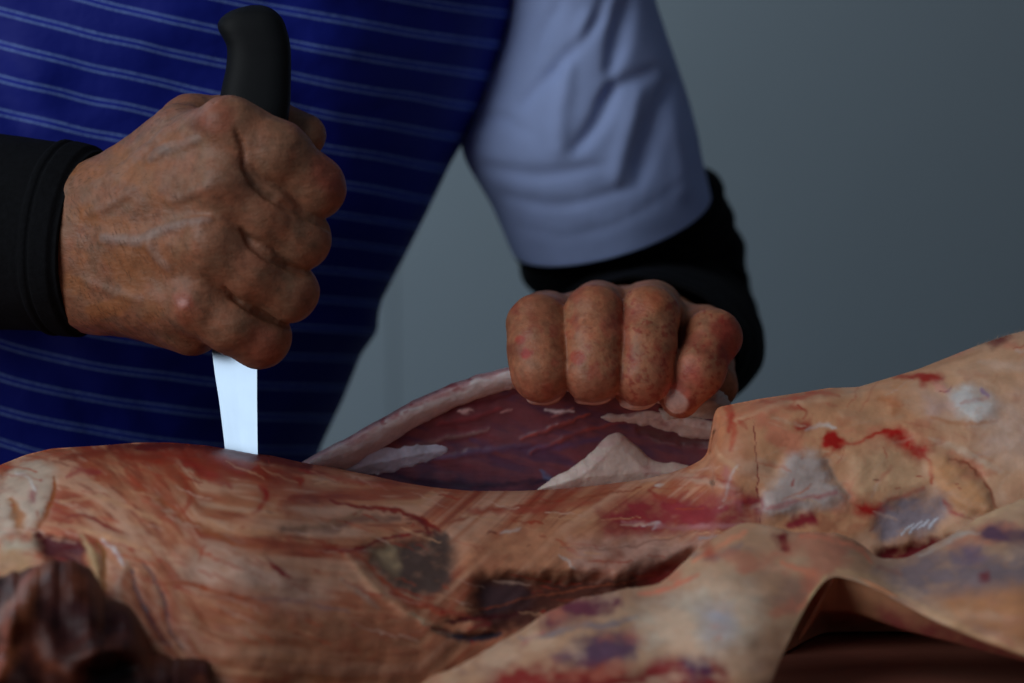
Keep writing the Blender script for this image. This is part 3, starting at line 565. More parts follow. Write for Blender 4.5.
B([(700, 545), (712, 540), (716, 556), (704, 560)], pc(130, 60, 46), .5, 6); S([(826, 576), (810, 604), (786, 650), (770, 690)], 11, pc(166, 142, 106), .8, h=1.0); S([(836, 568), (880, 580), (930, 612), (980, 636), (1040, 660)], 13, pc(156, 124, 94), .85, h=1.0)
B([(880, 572), (910, 556), (960, 548), (1000, 556), (1040, 540), (1100, 560), (1080, 590), (990, 592), (930, 600), (900, 590)], pc(98, 84, 86), .85, 12); B([(940, 600), (1000, 590), (1100, 600), (1100, 650), (1000, 640)], pc(142, 98, 68), .85, 12)
S([(880, 566), (900, 574)], 10, pc(120, 84, 76), .6); S([(955, 530), (990, 514), (1024, 500), (1080, 490)], 10, pc(160, 132, 104), .85, h=2.0); B([(976, 530), (1000, 524), (1024, 526), (1060, 520), (1050, 540), (990, 538)], pc(72, 50, 66), .85, 5); S([(920, 556), (960, 536), (980, 532)], 9, pc(140, 128, 120), .7); B([(980, 572), (988, 570), (988, 578), (982, 578)], pc(90, 40, 44), .7, 3)
B([(955, 553), (980, 545), (985, 560), (965, 565)], pc(80, 66, 86), .6, 6)
ftop = [(404, 700), (430, 680), (470, 660), (520, 632), (548, 614), (580, 600), (620, 592), (660, 586), (682, 566), (700, 548), (730, 528), (745, 524), (790, 532), (840, 536), (862, 545), (880, 560), (900, 560), (925, 552), (955, 534), (985, 516), (1024, 499), (1080, 486), (1140, 476)]
fbot = [(404, 702), (430, 716), (470, 730), (735, 744), (752, 735), (764, 706), (772, 684), (786, 650), (800, 620), (812, 598), (824, 582), (836, 577), (856, 582), (880, 592), (905, 606), (930, 620), (960, 634), (990, 646), (1024, 658), (1080, 676), (1140, 700)]
cf.soften(4)
nu, nv = 620, 150
u = np.concatenate([np.linspace(404, 760, 240), np.linspace(761, 860, 180), np.linspace(861, 1138, 200)]); PX = np.tile(u, (nv, 1)); s_ = np.linspace(0, 1, nv)[:, None]
tp = slerp_pts(ftop, PX, 4) + 3 * fbm(PX / 22, 0, 1, 711, 3); bt = np.maximum(slerp_pts(fbot, PX, 4), tp + 3); PY = tp + (bt - tp) * s_
Dt = slerp_pts([(404, -.128), (520, -.095), (620, -.085), (680, -.075), (740, -.060), (830, -.070), (900, -.060), (1024, -.050), (1140, -.045)], PX)
Db = slerp_pts([(404, -.140), (520, -.148), (700, -.140), (770, -.132), (836, -.098), (900, -.108), (1024, -.128), (1140, -.13)], PX)
sd = np.clip((PY - slerp_pts(ftop, PX, 14)) / slerp_pts([(404, 60), (520, 100), (640, 140), (740, 190), (790, 150), (836, 70), (900, 70), (960, 100), (1024, 140), (1140, 200)], PX, 26), 0, 1)
DD = Dt + (Db - Dt) * np.sin(sd * math.pi / 2) ** 0.9 - cf.sample(cf.H, PX, PY) / 1000
W_ = P(PX, PY, DD)
sheet('belly_flap', M_meat, PX, PY, DD, cf.sample(cf.C, PX, PY), 0.0055, ca)
# inner face of the lifted flap, seen under its edge
ci = Canvas(780, 1150, 560, 700, 1.5, pc(150, 104, 76), 4, 20, 721); ci.blob([(880, 610), (960, 630), (1040, 650), (1040, 680), (900, 660)], pc(120, 60, 54), .8, 10)
u = np.linspace(800, 1136, 200); PX = np.tile(u, (60, 1)); s_ = np.linspace(0, 1, 60)[:, None]
tp = lerp_pts(fbot, PX) - 6; tp = np.where(PX < 836, lerp_pts([(800, 640), (836, 575)], PX), tp); bt = lerp_pts([(800, 642), (820, 612), (850, 612), (900, 630), (960, 645), (1024, 662), (1140, 706)], PX); bt = np.maximum(bt, tp + 2)
PY = tp + (bt - tp) * s_; DD = lerp_pts([(800, -.085), (836, -.088), (900, -.097), (1024, -.115), (1140, -.118)], PX) + .012 * s_
sheet('flap_lining', M_meat, PX, PY, DD, ci.sample(ci.C, PX, PY), 0.004, ca)

# ---- dark cut piece lying in front at the left
co = Canvas(-120, 240, 520, 760, 1.25, pc(62, 28, 20), 7, 22, 801)
X4, Y4 = co.X, co.Y
n = fbm(X4 / 26, Y4 / 22, 0, 805, 4); co.C += (pc(34, 14, 12) - co.C) * (sstep(-.05, .4, n) * .9)[..., None]; co.C += (pc(92, 44, 26) - co.C) * (sstep(.1, .5, -n) * .7)[..., None]; co.H += 8 * n
S, B = co.stroke, co.blob
S([(50, 556), (30, 590), (14, 630), (-6, 680)], 44, pc(92, 46, 24), .8, h=4); S([(44, 560), (20, 590), (2, 640), (-14, 700)], 18, pc(116, 60, 46), .8, h=3); S([(20, 590), (0, 620), (-20, 660)], 16, pc(120, 86, 74), .6)
B([(70, 570), (100, 575), (110, 590), (95, 604), (70, 596)], pc(88, 42, 22), .6, 8); B([(46, 600), (80, 605), (84, 640), (60, 650)], pc(40, 16, 18), .8, 10, -5); B([(104, 604), (128, 606), (126, 636), (106, 636)], pc(44, 16, 16), .8, 8, -4)
S([(80, 655), (110, 646), (130, 650)], 10, pc(78, 40, 30), .7, h=4); B([(90, 668), (130, 660), (140, 690), (90, 700)], pc(16, 7, 7), .9, 8, -8); B([(168, 654), (200, 652), (212, 656), (204, 672), (170, 684)], pc(50, 18, 16), .8, 5, 2)
co.soften(5, 1.0)
otop = [(-118, 640), (-60, 590), (0, 575), (30, 568), (52, 560), (70, 560), (88, 566), (98, 582), (104, 598), (124, 602), (136, 614), (146, 634), (154, 648), (172, 652), (196, 650), (210, 654), (207, 666), (214, 690), (236, 730)]
u = np.linspace(-116, 234, 300); PX = np.tile(u, (170, 1)); s_ = np.linspace(0, 1, 170)[:, None]
tp = lerp_pts(otop, PX) + 3.5 * fbm(PX / 9, 0, 2, 811, 3); bt = np.maximum(742, tp + 3) + 0 * PX; PY = tp + (bt - tp) * s_
DD = -.128 - .050 * (1 - (1 - s_) ** 2) ** .6 + lerp_pts([(-118, .0), (60, 0), (140, .004), (234, .018)], PX) - co.sample(co.H, PX, PY) / 1000 * np.clip(s_ * 6, 0, 1)
W = P(PX, PY, DD); W[..., 2] = np.maximum(W[..., 2], ZT + .0008)
oc = co.sample(co.C, PX, PY); back = []
for k in range(1, 9):
    a = k / 8 * math.pi / 2; q = W[0].copy(); q[:, 1] += .022 * math.sin(a); q[:, 2] = ZT + .0008 + (q[:, 2] - ZT - .0008) * math.cos(a); back.append(q)
W = np.concatenate([np.array(back)[::-1], W], 0); oc = np.concatenate([np.repeat(oc[:1], 8, 0), oc], 0)
W, oc = end_cap(W, oc, -1, 0.006); W, oc = end_cap(W, oc, 0, -0.03)
dm = mesh_obj('meat_offcut', W.reshape(-1, 3), grid_faces(W.shape[0], W.shape[1]), M_offal, None, np.clip(oc.reshape(-1, 3) * 0.72, .003, .9))
dm['label'] = 'dark brown-red ragged piece of meat in front of the carcass at lower left'; dm['category'] = 'meat'
# ------------------------------------------------------------------ implicit surfaces
def smin(a, b, k):
    h = np.clip(0.5 + 0.5 * (b - a) / k, 0, 1)
    return b + (a - b) * h - k * h * (1 - h)
def cone(G, a, b, ra, rb):
    a = np.asarray(a, float); b = np.asarray(b, float); d = b - a; L = float(d @ d) + 1e-12
    px, py, pz = G[0] - a[0], G[1] - a[1], G[2] - a[2]
    t = np.clip((px * d[0] + py * d[1] + pz * d[2]) / L, 0, 1)
    return np.sqrt((px - t * d[0]) ** 2 + (py - t * d[1]) ** 2 + (pz - t * d[2]) ** 2) - (ra + (rb - ra) * t)
def ell(G, c, r):
    q = np.sqrt(((G[0] - c[0]) / r[0]) ** 2 + ((G[1] - c[1]) / r[1]) ** 2 + ((G[2] - c[2]) / r[2]) ** 2)
    return (q - 1) * min(r)
def chain(G, pts, k=2.0):
    r = None
    for (a, ra), (b, rb) in zip(pts[:-1], pts[1:]):
        c = cone(G, a, b, ra, rb); r = c if r is None else smin(r, c, k)
    return r
def surface_nets(field, lo, hi, h):
    """field(G) in mm over the box lo..hi -> vertices (mm), quads"""
    ax = [np.arange(lo[i], hi[i] + h, h, dtype=np.float32) for i in range(3)]
    n = [len(a) for a in ax]
    f = np.empty(n, np.float32); step = 24
    for i in range(0, n[0], step):
        G = np.meshgrid(ax[0][i:i + step], ax[1], ax[2], indexing='ij'); f[i:i + step] = field(G)
    s = f < 0
    cs = sum(s[a:n[0] - 1 + a, b:n[1] - 1 + b, c:n[2] - 1 + c].astype(np.int8) for a in (0, 1) for b in (0, 1) for c in (0, 1))
    act = (cs > 0) & (cs < 8)
    idx = np.full(act.shape, -1, np.int64); I = np.argwhere(act); idx[act] = np.arange(len(I))
    corner = {(a, b, c): f[I[:, 0] + a, I[:, 1] + b, I[:, 2] + c] for a in (0, 1) for b in (0, 1) for c in (0, 1)}
    acc = np.zeros((len(I), 3)); cnt = np.zeros(len(I))
    for p in corner:
        for d in range(3):
            if p[d] == 0:
                q = list(p); q[d] = 1; q = tuple(q)
                fa, fb = corner[p], corner[q]; m = (fa < 0) != (fb < 0)
                t = np.where(m, fa / np.where(m, fa - fb, 1), 0)
                pos = np.array(p, float)[None, :].repeat(len(I), 0); pos[:, d] = t
                acc[m] += pos[m]; cnt[m] += 1
    V = (I + acc / cnt[:, None]) * h + np.array(lo)
    Q = []
    for d in range(3):
        e1, e2 = [(1, 2), (2, 0), (0, 1)][d]
        sl0 = [slice(None)] * 3; sl1 = [slice(None)] * 3; sl0[d] = slice(0, n[d] - 1); sl1[d] = slice(1, n[d])
        a, b = s[tuple(sl0)], s[tuple(sl1)]
        E = np.argwhere(a != b); E = E[(E[:, e1] > 0) & (E[:, e2] > 0) & (E[:, e1] < n[e1] - 1) & (E[:, e2] < n[e2] - 1)]
        inside = a[E[:, 0], E[:, 1], E[:, 2]]
        def at(o1, o2):
            K = E.copy(); K[:, e1] -= o1; K[:, e2] -= o2; return idx[K[:, 0], K[:, 1], K[:, 2]]
        q = np.stack([at(1, 1), at(0, 1), at(0, 0), at(1, 0)], 1)
        q[~inside] = q[~inside][:, ::-1]; Q.append(q)
    return V, np.vstack(Q)
def mm(px, py, Y):             # pixel + depth in mm -> world mm
    return P(px, py, Y / 1000.0) * 1000.0
def unproj(V):                 # world metres -> pixel
    c, s = math.cos(PITCH), math.sin(PITCH)
    y = V[:, 1] - CY; z = V[:, 2] - CZ
    fwd = y * c - z * s; up = y * s + z * c
    return 512 + V[:, 0] / fwd * FPX, 341.5 - up / fwd * FPX
def J(lst): return [(mm(x, y, d), r) for x, y, d, r in lst]

# ---- right hand: a fist round the upright knife handle, back of the hand to the room
R_f = [J([(234, 130, -1, 11.6), (275, 154, 0, 12.6), (313, 187, 6, 11.9), (300, 196, 38, 10.0), (268, 198, 47, 9.0)]),
       J([(226, 184, -5, 11.6), (263, 212, -1, 12.4), (299, 239, 5, 11.6), (286, 246, 40, 10.0), (252, 242, 47, 9.0)]),
       J([(214, 244, -5, 11.4), (251, 269, 0, 12.2), (287, 292, 6, 11.4), (276, 298, 40, 9.6), (244, 292, 46, 8.6)]),
       J([(200, 301, 3, 11.2), (232, 321, 5, 12.2), (260, 337, 10, 11.6), (254, 342, 40, 9.0), (226, 332, 45, 8.0)])]
R_meta = [J([(102, 196, 38, 14), (226, 130, -1, 12.0)]), J([(92, 215, 34, 17), (224, 182, -5, 12.0)]),
          J([(88, 250, 34, 17), (212, 243, -3, 12.0)]), J([(92, 285, 38, 17), (196, 299, 4, 12.5)])]
R_palm = [J([(120, 290, 46, 16), (192, 322, 20, 13.0)]), J([(115, 202, 48, 12), (180, 134, 24, 12.0)]),
          J([(150, 240, 30, 16), (190, 260, 18, 16)]), J([(150, 190, 30, 16), (205, 160, 14, 15)])]
R_wrist = [J([(-60, 218, 66, 24), (98, 212, 42, 17)]), J([(-60, 262, 66, 24), (105, 280, 44, 18)])]
R_thumb = J([(126, 188, 52, 11), (192, 126, 40, 12.0), (262, 124, 56, 11.0), (303, 136, 52, 9.0)])
R_bump = [(mm(216, 122, -7), 4.5), (mm(219, 182, -11), 4.5), (mm(207, 240, -9), 4.5), (mm(191, 299, -3), 4.5)]
R_vein = [[(104, 238, 1.3), (125, 240, 1.5), (143, 241, 1.7), (158, 233, 1.6), (180, 226, 1.4), (208, 221, 1.0)],
          [(152, 160, 1.1), (166, 150, 1.4), (182, 146, 1.3), (200, 138, 1.0)], [(148, 241, 1.4), (158, 256, 1.3), (170, 268, 1.1)],
          [(96, 186, 1.2), (120, 172, 1.4), (146, 150, 1.3), (170, 130, 1.1)], [(86, 215, 1.1), (110, 205, 1.3), (135, 190, 1.1)],
          [(170, 200, 1.0), (190, 194, 1.2), (212, 184, 1.2)], [(84, 280, 1.0), (110, 290, 1.2), (140, 300, 1.1)]]
R_crease = [J([(248, 170, -14, 1.4), (266, 186, -13, 1.6), (286, 200, -11, 1.4)]), J([(240, 230, -16, 1.2), (252, 243, -15, 1.4), (268, 254, -12, 1.2)]),
            J([(223, 288, -8, 1.6), (236, 300, -8, 1.8)])]
RV = []; RC = []
def right_hand(G):
    fg = None
    m0, m1 = mm(232, 127, 0), mm(200, 301, 0); xm = m1[0] + (G[2] - m1[2]) / (m0[2] - m1[2]) * (m0[0] - m1[0])
    kw = (0.3 + 4.0 * (1 - sstep(-2.0, 7.0, G[0] - xm))).astype(np.float32)      # skin webs between the finger roots
    for c in R_f:
        q = chain(G, c, 3.0); fg = q if fg is None else smin(fg, q, kw)
    pm = None
    for c in R_meta + R_palm + R_wrist:
        q = chain(G, c); pm = q if pm is None else smin(pm, q, 9.0)
    pm = smin(pm, chain(G, R_thumb, 3.0), 5.0)
    r = smin(pm, fg, 4.5)
    for c, rad in R_bump: r = smin(r, np.sqrt(sum((G[i] - c[i]) ** 2 for i in range(3))) - rad, 6.0)
    for c in RV: r = smin(r, chain(G, c, 1.0), 2.2)
    for c in RC: r = -smin(-r, chain(G, c, 0.6), 1.6)
    return r + 0.38 * noise3(G[0] / 9, G[1] / 9, G[2] / 9, 3) + 0.25 * noise3(G[0] / 4, G[1] / 4, G[2] / 4, 8)

# ---- left hand: fingers hooked over the lifted edge of the meat
L_f = [J([(548, 322, 84, 12.0), (538, 325, 44, 11.5), (539, 349, 35.5, 11.6), (541, 372, 31, 10.9), (544, 380, 46, 10.0)]),
       J([(600, 312, 88, 12.0), (594, 315, 42, 11.1), (594, 345, 34, 11.3), (594, 372, 30, 11.0), (593, 381, 46, 10.0)]),
       J([(652, 310, 90, 11.8), (649, 316, 44, 11.1), (647, 347, 35.5, 11.1), (643, 376, 31, 10.6), (638, 386, 46, 9.6)]),
       J([(706, 336, 92, 11.0), (714, 337, 48, 10.2), (698, 370, 36, 10.0), (680, 397, 36, 8.2)])]
L_palm = [J([(545, 322, 86, 12), (610, 335, 150, 16)]), J([(598, 313, 90, 12), (625, 330, 150, 17)]),
          J([(650, 312, 92, 12), (645, 330, 150, 17)]), J([(700, 335, 94, 12), (660, 340, 150, 17)]),
          J([(717, 386, 80, 8.5), (700, 370, 110, 14), (665, 350, 150, 17)]),
          J([(610, 342, 145, 20), (640, 347, 205, 22)]), J([(655, 342, 145, 20), (660, 347, 205, 22)])]
L_thumb = J([(610, 370, 130, 15), (588, 392, 104, 12.5), (588, 412, 84, 10.5), (584, 428, 80, 8.5)])
L_nail = [(mm(543, 399.5, 39), (6.2, 7.0, 2.2)), (mm(593, 399.5, 39), (6.6, 7.0, 2.2)), (mm(637, 403.5, 39), (6.6, 7.0, 2.2)), (mm(676, 401, 30), (4.6, 2.6, 4.2))]
def left_hand(G):
    fg = None
    for c in L_f:
        q = chain(G, c, 4.0); fg = q if fg is None else smin(fg, q, 0.8)
    pm = None
    for c in L_palm:
        q = chain(G, c); pm = q if pm is None else smin(pm, q, 8.0)
    pm = smin(pm, chain(G, L_thumb, 3.0), 6.0)
    r = smin(pm, fg, 4.0)
    for c, rad in L_nail: r = smin(r, ell(G, c, rad), 0.6)
    return r + 0.5 * noise3(G[0] / 8, G[1] / 8, G[2] / 8, 13) + 0.2 * noise3(G[0] / 3.5, G[1] / 3.5, G[2] / 3.5, 18)

def bounds(cs, pad=4):
    A = np.array([p for c in cs for p, r in c]); R = np.array([r for c in cs for p, r in c])
    return (A - R[:, None]).min(0) - pad, (A + R[:, None]).max(0) + pad
def on_surface(pts):
    out = []; ys = np.arange(-30.0, 60.0, 0.5)
    for x, y, rr in smooth_curve(pts, 4):
        q = P(x, y, ys / 1000.0) * 1000.0; f_ = right_hand([q[:, 0], q[:, 1], q[:, 2]]); k_ = int(np.argmax(f_ < 0)); out.append((q[k_] + np.array([0, 0.78 * rr, 0]), rr))
    return out
RV_ = [on_surface(p_) for p_ in R_vein]
R_crease = [[(243, 166, .7), (254, 184, 1.3), (272, 198, 1.4), (292, 210, 1.3), (312, 220, 1.2), (328, 228, 1.0)], [(242, 230, .7), (252, 246, 1.2), (270, 259, 1.3), (292, 269, 1.2), (310, 275, 1.0)],
            [(225, 288, .7), (238, 301, 1.1), (256, 312, 1.2), (276, 321, 1.1), (290, 327, 1.0)], [(236, 132, .5), (243, 146, .8), (244, 162, .6)]]
RC_ = [[(p_ - np.array([0, 0.5 * r_, 0]), r_) for p_, r_ in on_surface(c_)] for c_ in R_crease]; RV = RV_; RC = RC_
lo, hi = bounds(R_f + R_meta + R_palm + R_wrist + [R_thumb]); VR, FR = surface_nets(right_hand, lo, hi, 0.85)
lo, hi = bounds(L_f + L_palm + [L_thumb]); VL, FL = surface_nets(left_hand, lo, hi, 0.85)

# ---- rest of the body, coarser, under the clothes
def outline_x(py):             # right-hand edge of the trunk
    return lerp_pts([(-260, 600), (-120, 572), (0, 526), (50, 508), (100, 487), (130, 470), (165, 450), (215, 426), (262, 402), (298, 383), (312, 379), (332, 377), (355, 361), (400, 343), (440, 324), (470, 312), (600, 290), (900, 300), (2200, 330)], py)
TRUNK_W = 920.0
def trunk_front(px, py, grow=0.0):
    r_ = outline_x(py); c_ = r_ - TRUNK_W / 2
    q = np.clip((px - c_) / (TRUNK_W / 2), -1, 1)
    return 0.262 - (0.118 + grow) * np.sqrt(1 - q * q)
B_seg = [J([(230, -310, 262, 84), (60, 120, 262, 98)]), J([(60, 120, 262, 98), (-20, 640, 262, 92)]),
         J([(-60, -310, 262, 84), (-160, 120, 262, 98)]), J([(-160, 120, 262, 98), (-240, 640, 262, 92)]),
         J([(90, -420, 262, 56), (90, -640, 240, 50)]),
         J([(400, -260, 262, 60), (560, -170, 262, 48)]), J([(560, -170, 262, 50), (572, 60, 272, 32)]), J([(572, 60, 272, 30), (646, 280, 304, 22)]),
         J([(646, 280, 304, 22), (654, 338, 280, 23)]), J([(654, 338, 280, 23), (650, 347, 190, 21)]),
         J([(-200, -290, 262, 62), (-400, -220, 262, 50)]), J([(-400, -220, 262, 46), (-660, 112, 226, 28)]), J([(-660, 112, 226, 28), (-50, 238, 62, 28)]),
         J([(-20, 640, 262, 84), (-20, 1500, 275, 60)]), J([(-330, 640, 262, 84), (-330, 1500, 275, 60)])]
def body_f(G):
    r = None
    for c in B_seg:
        q = chain(G, c); r = q if r is None else smin(r, q, 25.0)
    return r
lo, hi = bounds(B_seg, 12); VB, FB = surface_nets(body_f, lo, hi, 8.0)

# ---- skin colour
skin = pc(120, 80, 56)
def skin_colour(V):
    n1 = fbm(V[:, 0] / 16, V[:, 1] / 16, V[:, 2] / 16, 31, 4); n2 = fbm(V[:, 0] / 5, V[:, 1] / 5, V[:, 2] / 5, 47, 3); n3 = fbm(V[:, 0] / 2.2, V[:, 1] / 2.2, V[:, 2] / 2.2, 57, 2)
    C = np.ones((len(V), 3)) * skin
    C *= (1 + 0.16 * n1 + 0.10 * n2)[:, None]
    C *= 1 + np.stack([0.14 * n2, -0.10 * n2, -0.16 * n2], 1)
    C *= np.where(n3 > 0.28, 0.86, 1.0)[:, None]
    return C, n1, n2, n3
CR, n1, n2, n3 = skin_colour(VR)
pxr, pyr = unproj(VR / 1000); front = VR[:, 1] < 26
cvr = Canvas(-80, 380, 60, 400, 2, skin, 3, 14, 5)
def spotmask(px, py, sel, cx, cy, r, seed=0):
    d = np.hypot(px - cx, py - cy) + 5 * fbm(px / 9, py / 9, seed, 71, 3); return (1 - sstep(r * 0.4, r, d)) * sel
red = pc(134, 62, 44); dk = pc(88, 44, 32)
for cx, cy, r, c, a in [(200, 122, 16, dk, .5), (216, 118, 26, red, .35), (330, 170, 26, red, .6), (338, 190, 22, pc(110, 48, 34), .5), (183, 300, 14, red, .55), (188, 312, 20, red, .35),
                        (225, 190, 30, red, .08), (262, 345, 26, red, .45), (250, 255, 22, red, .1), (238, 160, 12, dk, .3), (300, 300, 18, dk, .3), (298, 120, 16, pc(122, 70, 52), .5), (150, 100, 1, red, .1)]:
    m = spotmask(pxr, pyr, front, cx, cy, r, cx)[:, None] * a; CR += (c - CR) * m
m = (fbm(pxr / 22, pyr / 14, 3, 91, 3) > 0.1) * sstep(200, 120, pxr) * 0.3 if False else sstep(0.0, 0.4, fbm(pxr / 26, pyr / 18, 3, 91, 3)) * (1 - sstep(120, 215, pxr)) * 0.55
CR += (pc(134, 80, 40) - CR) * m[:, None]                                   # tanned patches towards the wrist
for c, va in zip(RV, (.6, .4, .3, .12, .1, .15, .06)):
    q = chain([VR[:, i] for i in range(3)], c, 1.0); m = (1 - sstep(0.0, 1.4, q)) * va; CR += (pc(122, 108, 98) - CR) * m[:, None]
m = spotmask(pxr, pyr, front, 183, 303, 6)[:, None] * 0.9; CR += (pc(160, 112, 98) - CR) * m
CR *= np.array([.72, .75, .85])
CL, n1, n2, n3 = skin_colour(VL); CL *= np.array([1.0, 0.92, 0.92])
pxl, pyl = unproj(VL / 1000); frontl = VL[:, 1] < 62
blood = pc(98, 28, 20); pink = pc(150, 80, 68)
m = sstep(0.05, 0.4, fbm(pxl / 12, pyl / 14, 0, 101, 4)) * frontl * 0.5; CL += (pc(112, 44, 34) - CL) * m[:, None]; m = sstep(355, 400, pyl) * frontl * 0.4; CL += (pc(118, 60, 50) - CL) * m[:, None]
m = sstep(0.22, 0.4, fbm(pxl / 3.5, pyl / 3.5, 2, 103, 2)) * frontl * (0.35 + 0.65 * sstep(575, 640, pxl)) * 0.65; CL += (blood - CL) * m[:, None]
for cx, cy, r, c, a in [(525, 352, 9, pc(130, 22, 22), .8), (519, 340, 6, pc(130, 22, 22), .6), (577, 358, 9, pc(120, 34, 30), .6), (514, 350, 12, dk, .6), (722, 330, 17, blood, .75), (728, 350, 16, blood, .75), (705, 350, 11, blood, .5),
                        (658, 348, 8, blood, .6), (600, 300, 24, pc(122, 74, 50), .5), (540, 305, 24, pc(116, 64, 44), .5), (650, 300, 20, pc(122, 66, 40), .6), (690, 370, 22, pink, .3), (678, 395, 16, pink, .7), (612, 320, 14, pc(100, 44, 34), .5), (690, 404, 6, blood, .7)]:
    mk = spotmask(pxl, pyl, frontl, cx, cy, r, cx)[:, None] * a; CL += (c - CL) * mk
for c, rad in L_nail:
    q = ell([VL[:, i] for i in range(3)], c, np.array(rad) * 1.12); mk = (1 - sstep(-0.1, 0.5, q)) * 0.85; CL += (pc(160, 132, 122) - CL) * mk[:, None]
CB = np.ones((len(VB), 3)) * skin
Vall = np.vstack([VR, VL, VB]) / 1000
Fall = np.vstack([FR, FL + len(VR), FB + len(VR) + len(VL)])
pr = empty('person', (0.0, 0.262, 0.0), 'man in striped blue apron, pale shirt and black arm sleeves, cutting into the carcass', 'person')
body = mesh_obj('body', Vall, Fall, M_skin, pr, np.clip(np.vstack([CR, CL, CB]), 0.005, 0.9))

# ---- fine dark hair on the back of the hand and the wrist
hc = bpy.data.curves.new('hand_hair', 'CURVE'); hc.dimensions = '3D'; hc.bevel_depth = 0.000045; hc.bevel_resolution = 0
hr = random.Random(12); nq = len(VR); made = 0
KEYS = np.column_stack([pxr, pyr, VR[:, 1]])
cand = np.where((VR[:, 1] < 30) & (pxr > 66) & (pxr < 230) & (pyr > 100) & (pyr < 345))[0]
pick = hr.sample(list(cand), 1900)
cenm = mm(150, 240, 45)
for i in pick:
    if hr.random() < (pxr[i] - 60) / 190.0: continue
    p0 = VR[i]; nrm_ = p0 - cenm; nrm_[0] *= 0.25; nrm_ /= np.linalg.norm(nrm_); L = hr.uniform(2.0, 4.5)
    dr = np.array([0.45 + hr.uniform(-.3, .3), -0.1, -0.9 + hr.uniform(-.3, .2)])
    if pyr[i] < 190: dr = np.array([0.85, -.1, 0.25 + hr.uniform(-.4, .3)])
    dr -= nrm_ * (dr @ nrm_); dr /= np.linalg.norm(dr) + 1e-9
    sp = hc.splines.new('POLY'); sp.points.add(3)
    for q in range(4):
        t_ = q / 3; w3 = (p0 + dr * L * t_ + nrm_ * (0.15 + 0.55 * math.sin(t_ * 2.2))) / 1000
        sp.points[q].co = (*w3, 1); sp.points[q].radius = 1.0 - 0.7 * t_
    made += 1
hc.materials.append(M_hair); ho = bpy.data.objects.new('hand_hair', hc); sc.collection.objects.link(ho); ho.parent = body; ho['kind'] = 'stuff'
ho.matrix_parent_inverse = body.matrix_world.inverted()

# ---- apron: shell round the trunk
def trunk_shell(name, mat, y0, y1, grow, thick, attr=False, folds=0.0, step=4):
    rows = list(np.arange(y0, min(y1, 500), step)) + list(np.linspace(500, y1, 14)) if y1 > 500 else list(np.arange(y0, y1, step))
    rows = np.array(rows); nt_ = 170
    th = np.linspace(-0.20 * math.pi, 1.20 * math.pi, nt_) if attr else np.linspace(-0.5 * math.pi, 1.5 * math.pi, nt_)          # right side, across the front, to the left side
    V = []; S = []
    px = np.zeros((len(rows), nt_)); Y = np.zeros_like(px); py = rows[:, None] + np.zeros_like(px)
    r_ = outline_x(rows)[:, None] + grow * 2500; c_ = r_ - TRUNK_W / 2 - grow * 1250
    px = c_ + (r_ - c_) * np.cos(th)[None, :]
    Y = 0.262 - (0.118 + grow) * np.sin(th)[None, :]
    if folds:
        n = fbm(px / 120, py / 70, 0, 201, 3); n += 0.7 * fbm(px / 40 - py / 90, py / 200, 3, 205, 2)
        Y = Y - folds * n * np.clip(np.sin(th), 0, 1)[None, :]
    out = P(px, py, Y); nr = len(rows)
    inn = P(px - 0, py, Y + thick); inn[..., 0] -= np.cos(th)[None, :] * thick
    V = np.vstack([out.reshape(-1, 3), inn.reshape(-1, 3)])
    F = [grid_faces(nr, nt_)[:, ::-1], grid_faces(nr, nt_, nr * nt_)]
    k = nr * nt_; rim = []
    for i in range(nr - 1):
        for j in (0, nt_ - 1): rim.append((i * nt_ + j, (i + 1) * nt_ + j, (i + 1) * nt_ + j + k, i * nt_ + j + k))
    for j in range(nt_ - 1):
        for i in (0, nr - 1): rim.append((i * nt_ + j, i * nt_ + j + 1, i * nt_ + j + 1 + k, i * nt_ + j + k))
    F = np.vstack(F + [np.array(rim)])
    at = None
    if attr:
        t = np.clip((py - 200) / 200, 0, 1)
        yo = 0.245 * px - 0.00009 * px ** 2
        xl = np.clip(px, -400, 260); yl = 0.30 * xl - 0.00055 * xl * np.abs(xl) + 0.02 * (px - xl)
        yoff = yo * (1 - t) + yl * t + 3.0 * fbm(px / 70, py / 90, 0, 211, 2)
        s = (py - yoff - 12) / 33.0 + 0.5; at = {'stripe': np.concatenate([s.ravel(), s.ravel()])}
    return recalc(mesh_obj(name, V, F, mat, pr, attrs=at))
trunk_shell('shirt', M_shirt, -330, 700, -0.006, 0.003)
trunk_shell('apron', M_apron, -250, 1400, 0.0, 0.0025, True, 0.0045)

